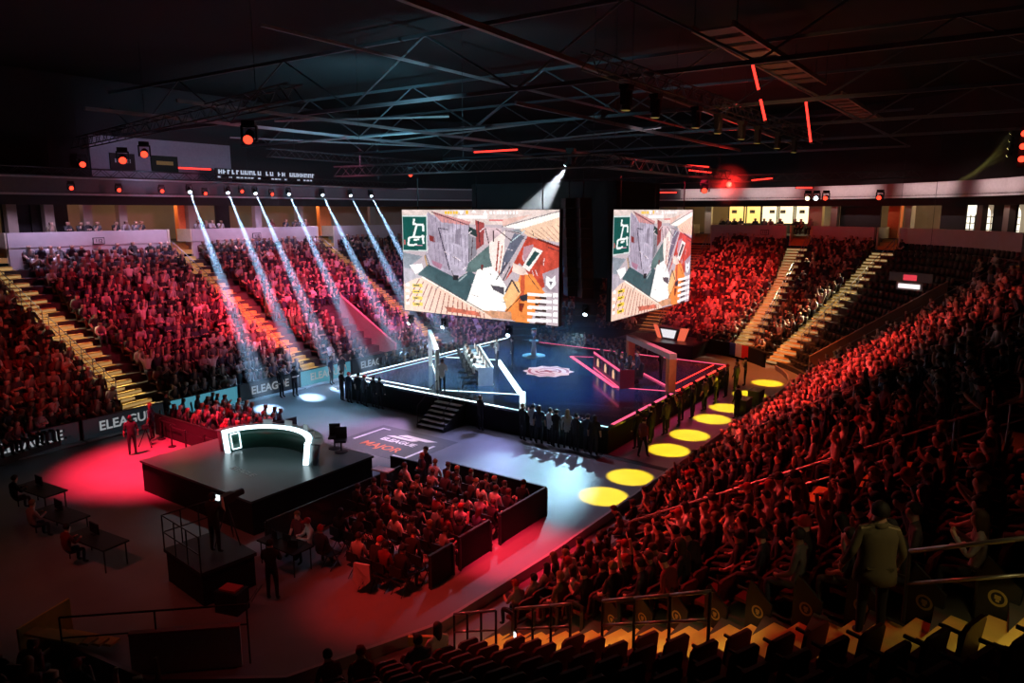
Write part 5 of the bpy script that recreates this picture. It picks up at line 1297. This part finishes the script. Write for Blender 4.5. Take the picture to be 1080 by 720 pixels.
# left crowd: red wash, strongest in the middle, cooler toward the stage
spot((-27, 24, 14), (-40.5, 28, 3), 56000, RED, 28, 1, .3)
spot((-30, 30, 14), (-39, 27, 1.5), 14000, CORAL, 24, 1, .3)
spot((-26, 34, 14), (-40, 36, 3), 26000, PINK, 44, 1, .3)
spot((-24, 40, 14), (-37, 42, 2), 12000, (.6, .25, 1), 50, 1, .3)
spot((-26, 24, 13), (-44, 32, 6), 5500, (1, .22, .40), 80, 1, .3)
spot((-28, 26, 13), (-35.5, 29, 1), 4200, (.45, .55, 1), 50, 1, .3)
spot((-30, 10, 13), (-40, 15, 2), 2200, CORAL, 44, 1, .3)
for y in (19.5, 26, 32.5, 39):
    o = area((-45.8, y, 12.1), (-46.75, y, 8.4), 120, (.74, .55, .95), 5.6, .12); o.data.spread = math.radians(70)
spot((-27, 22, 14), (-42, 22, 4), 9500, (1, .035, .11), 42, 1, .3)
spot((-26, 32, 14), (-42, 33, 4), 11000, (1, .05, .17), 40, 1, .3)
spot((-18, 30, 14), (-3.5, 36, 5.5), 14000, CORAL, 50, 1, .3)
for t in (85, 90, 95, 100, 105, 110):
    q = on_out(t, -1.6, 12.5); o = area(q, on_out(t, .1, 11.8), 26, (1, .72, .70), 4.5, .12); o.rotation_euler = (Vector(on_out(t, .1, 11.8))-Vector(q)).to_track_quat('-Z', 'X').to_euler(); o.data.size, o.data.size_y = .12, 4.5; o.data.spread = math.radians(80)
# far end crowd
spot((-16, 38, 14), (-19.5, 58, 3.5), 48000, CORAL, 29, 1, .3)
spot((-14, 36, 14), (-22, 57, 3), 11000, RED, 30, 1, .3)
spot((-20, 40, 12.5), (-13.5, 53, 2), 8000, (1, .09, .03), 26, 1, .3)
# right stand
spot((-17, 24, 14), (-6.6, 29, 2.5), 30000, CORAL, 34, 1, .3)
spot((-18, 34, 14), (-6.5, 38, 3), 24000, CORAL, 36, 1, .3)
spot((-18, 18, 14), (-7, 19, 3), 11000, CORAL, 40, 1, .3)
spot((-20, 13, 14), (-7.5, 13, 2.6), 9000, CORAL, 38, 1, .3)
spot((-16, 20, 14), (-4, 14.5, 4), 4500, CORAL, 40, 1, .3)
# stage
spot((-30, 22, 12.5), (-24.3, 31, 1.6), 20000, (.72, .95, 1), 28, .9, .2)
spot((-22, 30, 11.8), (-24.5, 30, 1), 5000, (.70, .93, 1), 50, .9, .2)
spot((-27, 43, 11.8), (-25, 34, 1), 16000, (.12, .55, 1), 66, .9, .2)
spot((-20, 29.6, 11.8), (-19.5, 32, 1), 9000, (.06, .35, 1), 60, 1, .2)
spot((-14.5, 42, 11.8), (-17, 36, 1), 6000, PINK, 60, 1, .2)
spot((-9, 28, 13), (-16.8, 35.5, 1.5), 4200, (1, .45, .45), 26, 1, .2)
# floor in front, lit from over the far side so that the stage and the people throw their shade forward
spot((-27, 29, 12), (-26.6, 22.6, 0), 3000, (1, .62, .80), 28, .9, .3)
spot((-22, 26, 12), (-22.3, 22.4, 0), 5200, (1, .70, .75), 26, .9, .3)
spot((-20, 28, 12), (-16.5, 22, 0), 2600, LAV, 60, 1, .3)
spot((-33, 30, 12), (-32, 26, 0), 3200, (.18, .62, 1), 56, 1, .3)
spot((-12, 14, 14), (-11.6, 17.2, 0), 30000, RED, 20, 1, .3)
spot((-14, 9, 13), (-13.2, 13.2, 0), 5000, (1, .03, .02), 26, 1, .3)
spot((-15, 18, 14), (-14.8, 17.2, 1), 12000, CORAL, 30, .9, .3)
spot((-30, 11, 13), (-28.4, 15.4, 0), 70000, RED, 40, 1, .3)
spot((-21, 4, 12), (-21, 12, 0), 800, (1, .12, .08), 60, 1, .3)
spot((-13, 10, 12), (-15, 13, 0), 450, (1, .10, .08), 60, 1, .3)
spot((-28, 22, 13), (-30, 19.2, 0), 1900, CORAL, 24, .8, .3)
spot((-12, 46, 13), (-12.5, 47.5, 0), 10000, (1, .20, .04), 50, 1, .3)
spot((-12.6, 36, 12.8), (-12.8, 31, 0), 1500, RED, 50, 1, .3)
spot((-22, 18, 12), (-21.6, 15.0, 1.2), 1300, (.55, .9, .9), 36, 1, .3)
# stair lights: warm lamps in each stair head shining down the aisle
for a, w in ((161.2, 5200), (150.4, 3600), (138.2, 3600), (110.3, 2600), (101.0, 5200), (96.0, 6200)):
    q = on_out(a, .4, 11.2); e = S(a, .35); spot(q, (e[0], e[1], zf(a, .35)), w*1.4, (1, .80, .46), 20, .7, .15)
    e = S(a, .0); spot(q, (e[0], e[1], zf(a, 0)), w*5.0, (1, .80, .46), 8, .7, .15)
    q2 = on_out(a, 2.2, 10.8); point(q2, 70, (1, .60, .22), .15)
q = on_out(NEARA, -.4, 11.0); e = S(NEARA, .40); spot(q, (e[0], e[1], zf(NEARA, .40)), 260, (1, .70, .30), 30, .8, .15)
for q in range(11):  # unseen spots added low over the near treads to light them
    g = .02+.095*q; e = S(NEARA, g); z9 = zf(NEARA, g)
    if abs(g-.65) < .06: continue
    spot((e[0]-s2[0]*.5, e[1]-s2[1]*.5, z9+1.1), (e[0]-s2[0]*.1, e[1]-s2[1]*.1, z9), 26, (1, .78, .26), 80, .5, .05)
for t, w, c in ((156, 40, (1, .5, .35)), (153.5, 40, (1, .5, .35)), (146.5, 70, (1, .62, .45)), (143.5, 50, (1, .6, .45)), (135, 40, (1, .5, .5)), (98, 20, (1, .5, .3)), (92.5, 20, (.9, .7, .3)), (94, 14, (.9, .7, .3))):
    point(on_out(t, 2.2, 10.9), w, c, .2)
# roof steel catches blue spill from uplights on the rig, warm from the right
spot((-30, 30, 12.9), (-36, 34, 17), 4600, (.22, .70, .95), 110, 1, .3)
spot((-22, 24, 13), (-26, 32, 17), 2600, (.30, .7, .9), 110, 1, .3)
spot((-18, 40, 13), (-18, 42, 17), 300, (.8, .7, .8), 110, 1, .3)
spot((-10, 30, 13.5), (-10, 38, 17), 280, (1, .45, .2), 90, 1, .3)
spot((-44, 24, 13.0), (-51, 28, 14), 300, (.5, .6, 1), 90, 1, .3)

# ------------------------------------------------------------------ world and view
w = bpy.data.worlds.new('world'); SC.world = w; w.use_nodes = True
w.node_tree.nodes['Background'].inputs[0].default_value = (.004, .006, .008, 1); w.node_tree.nodes['Background'].inputs[1].default_value = .3
SC.view_settings.view_transform = 'Standard'; SC.view_settings.look = 'None'; SC.view_settings.exposure = 0; SC.view_settings.gamma = 1; SC.view_settings.use_curve_mapping = False
SC.cycles.max_bounces = 4; SC.cycles.diffuse_bounces = 2; SC.cycles.glossy_bounces = 3; SC.cycles.volume_bounces = 0
SC.cycles.use_denoising = True; SC.cycles.sample_clamp_indirect = 4; SC.cycles.sample_clamp_direct = 0
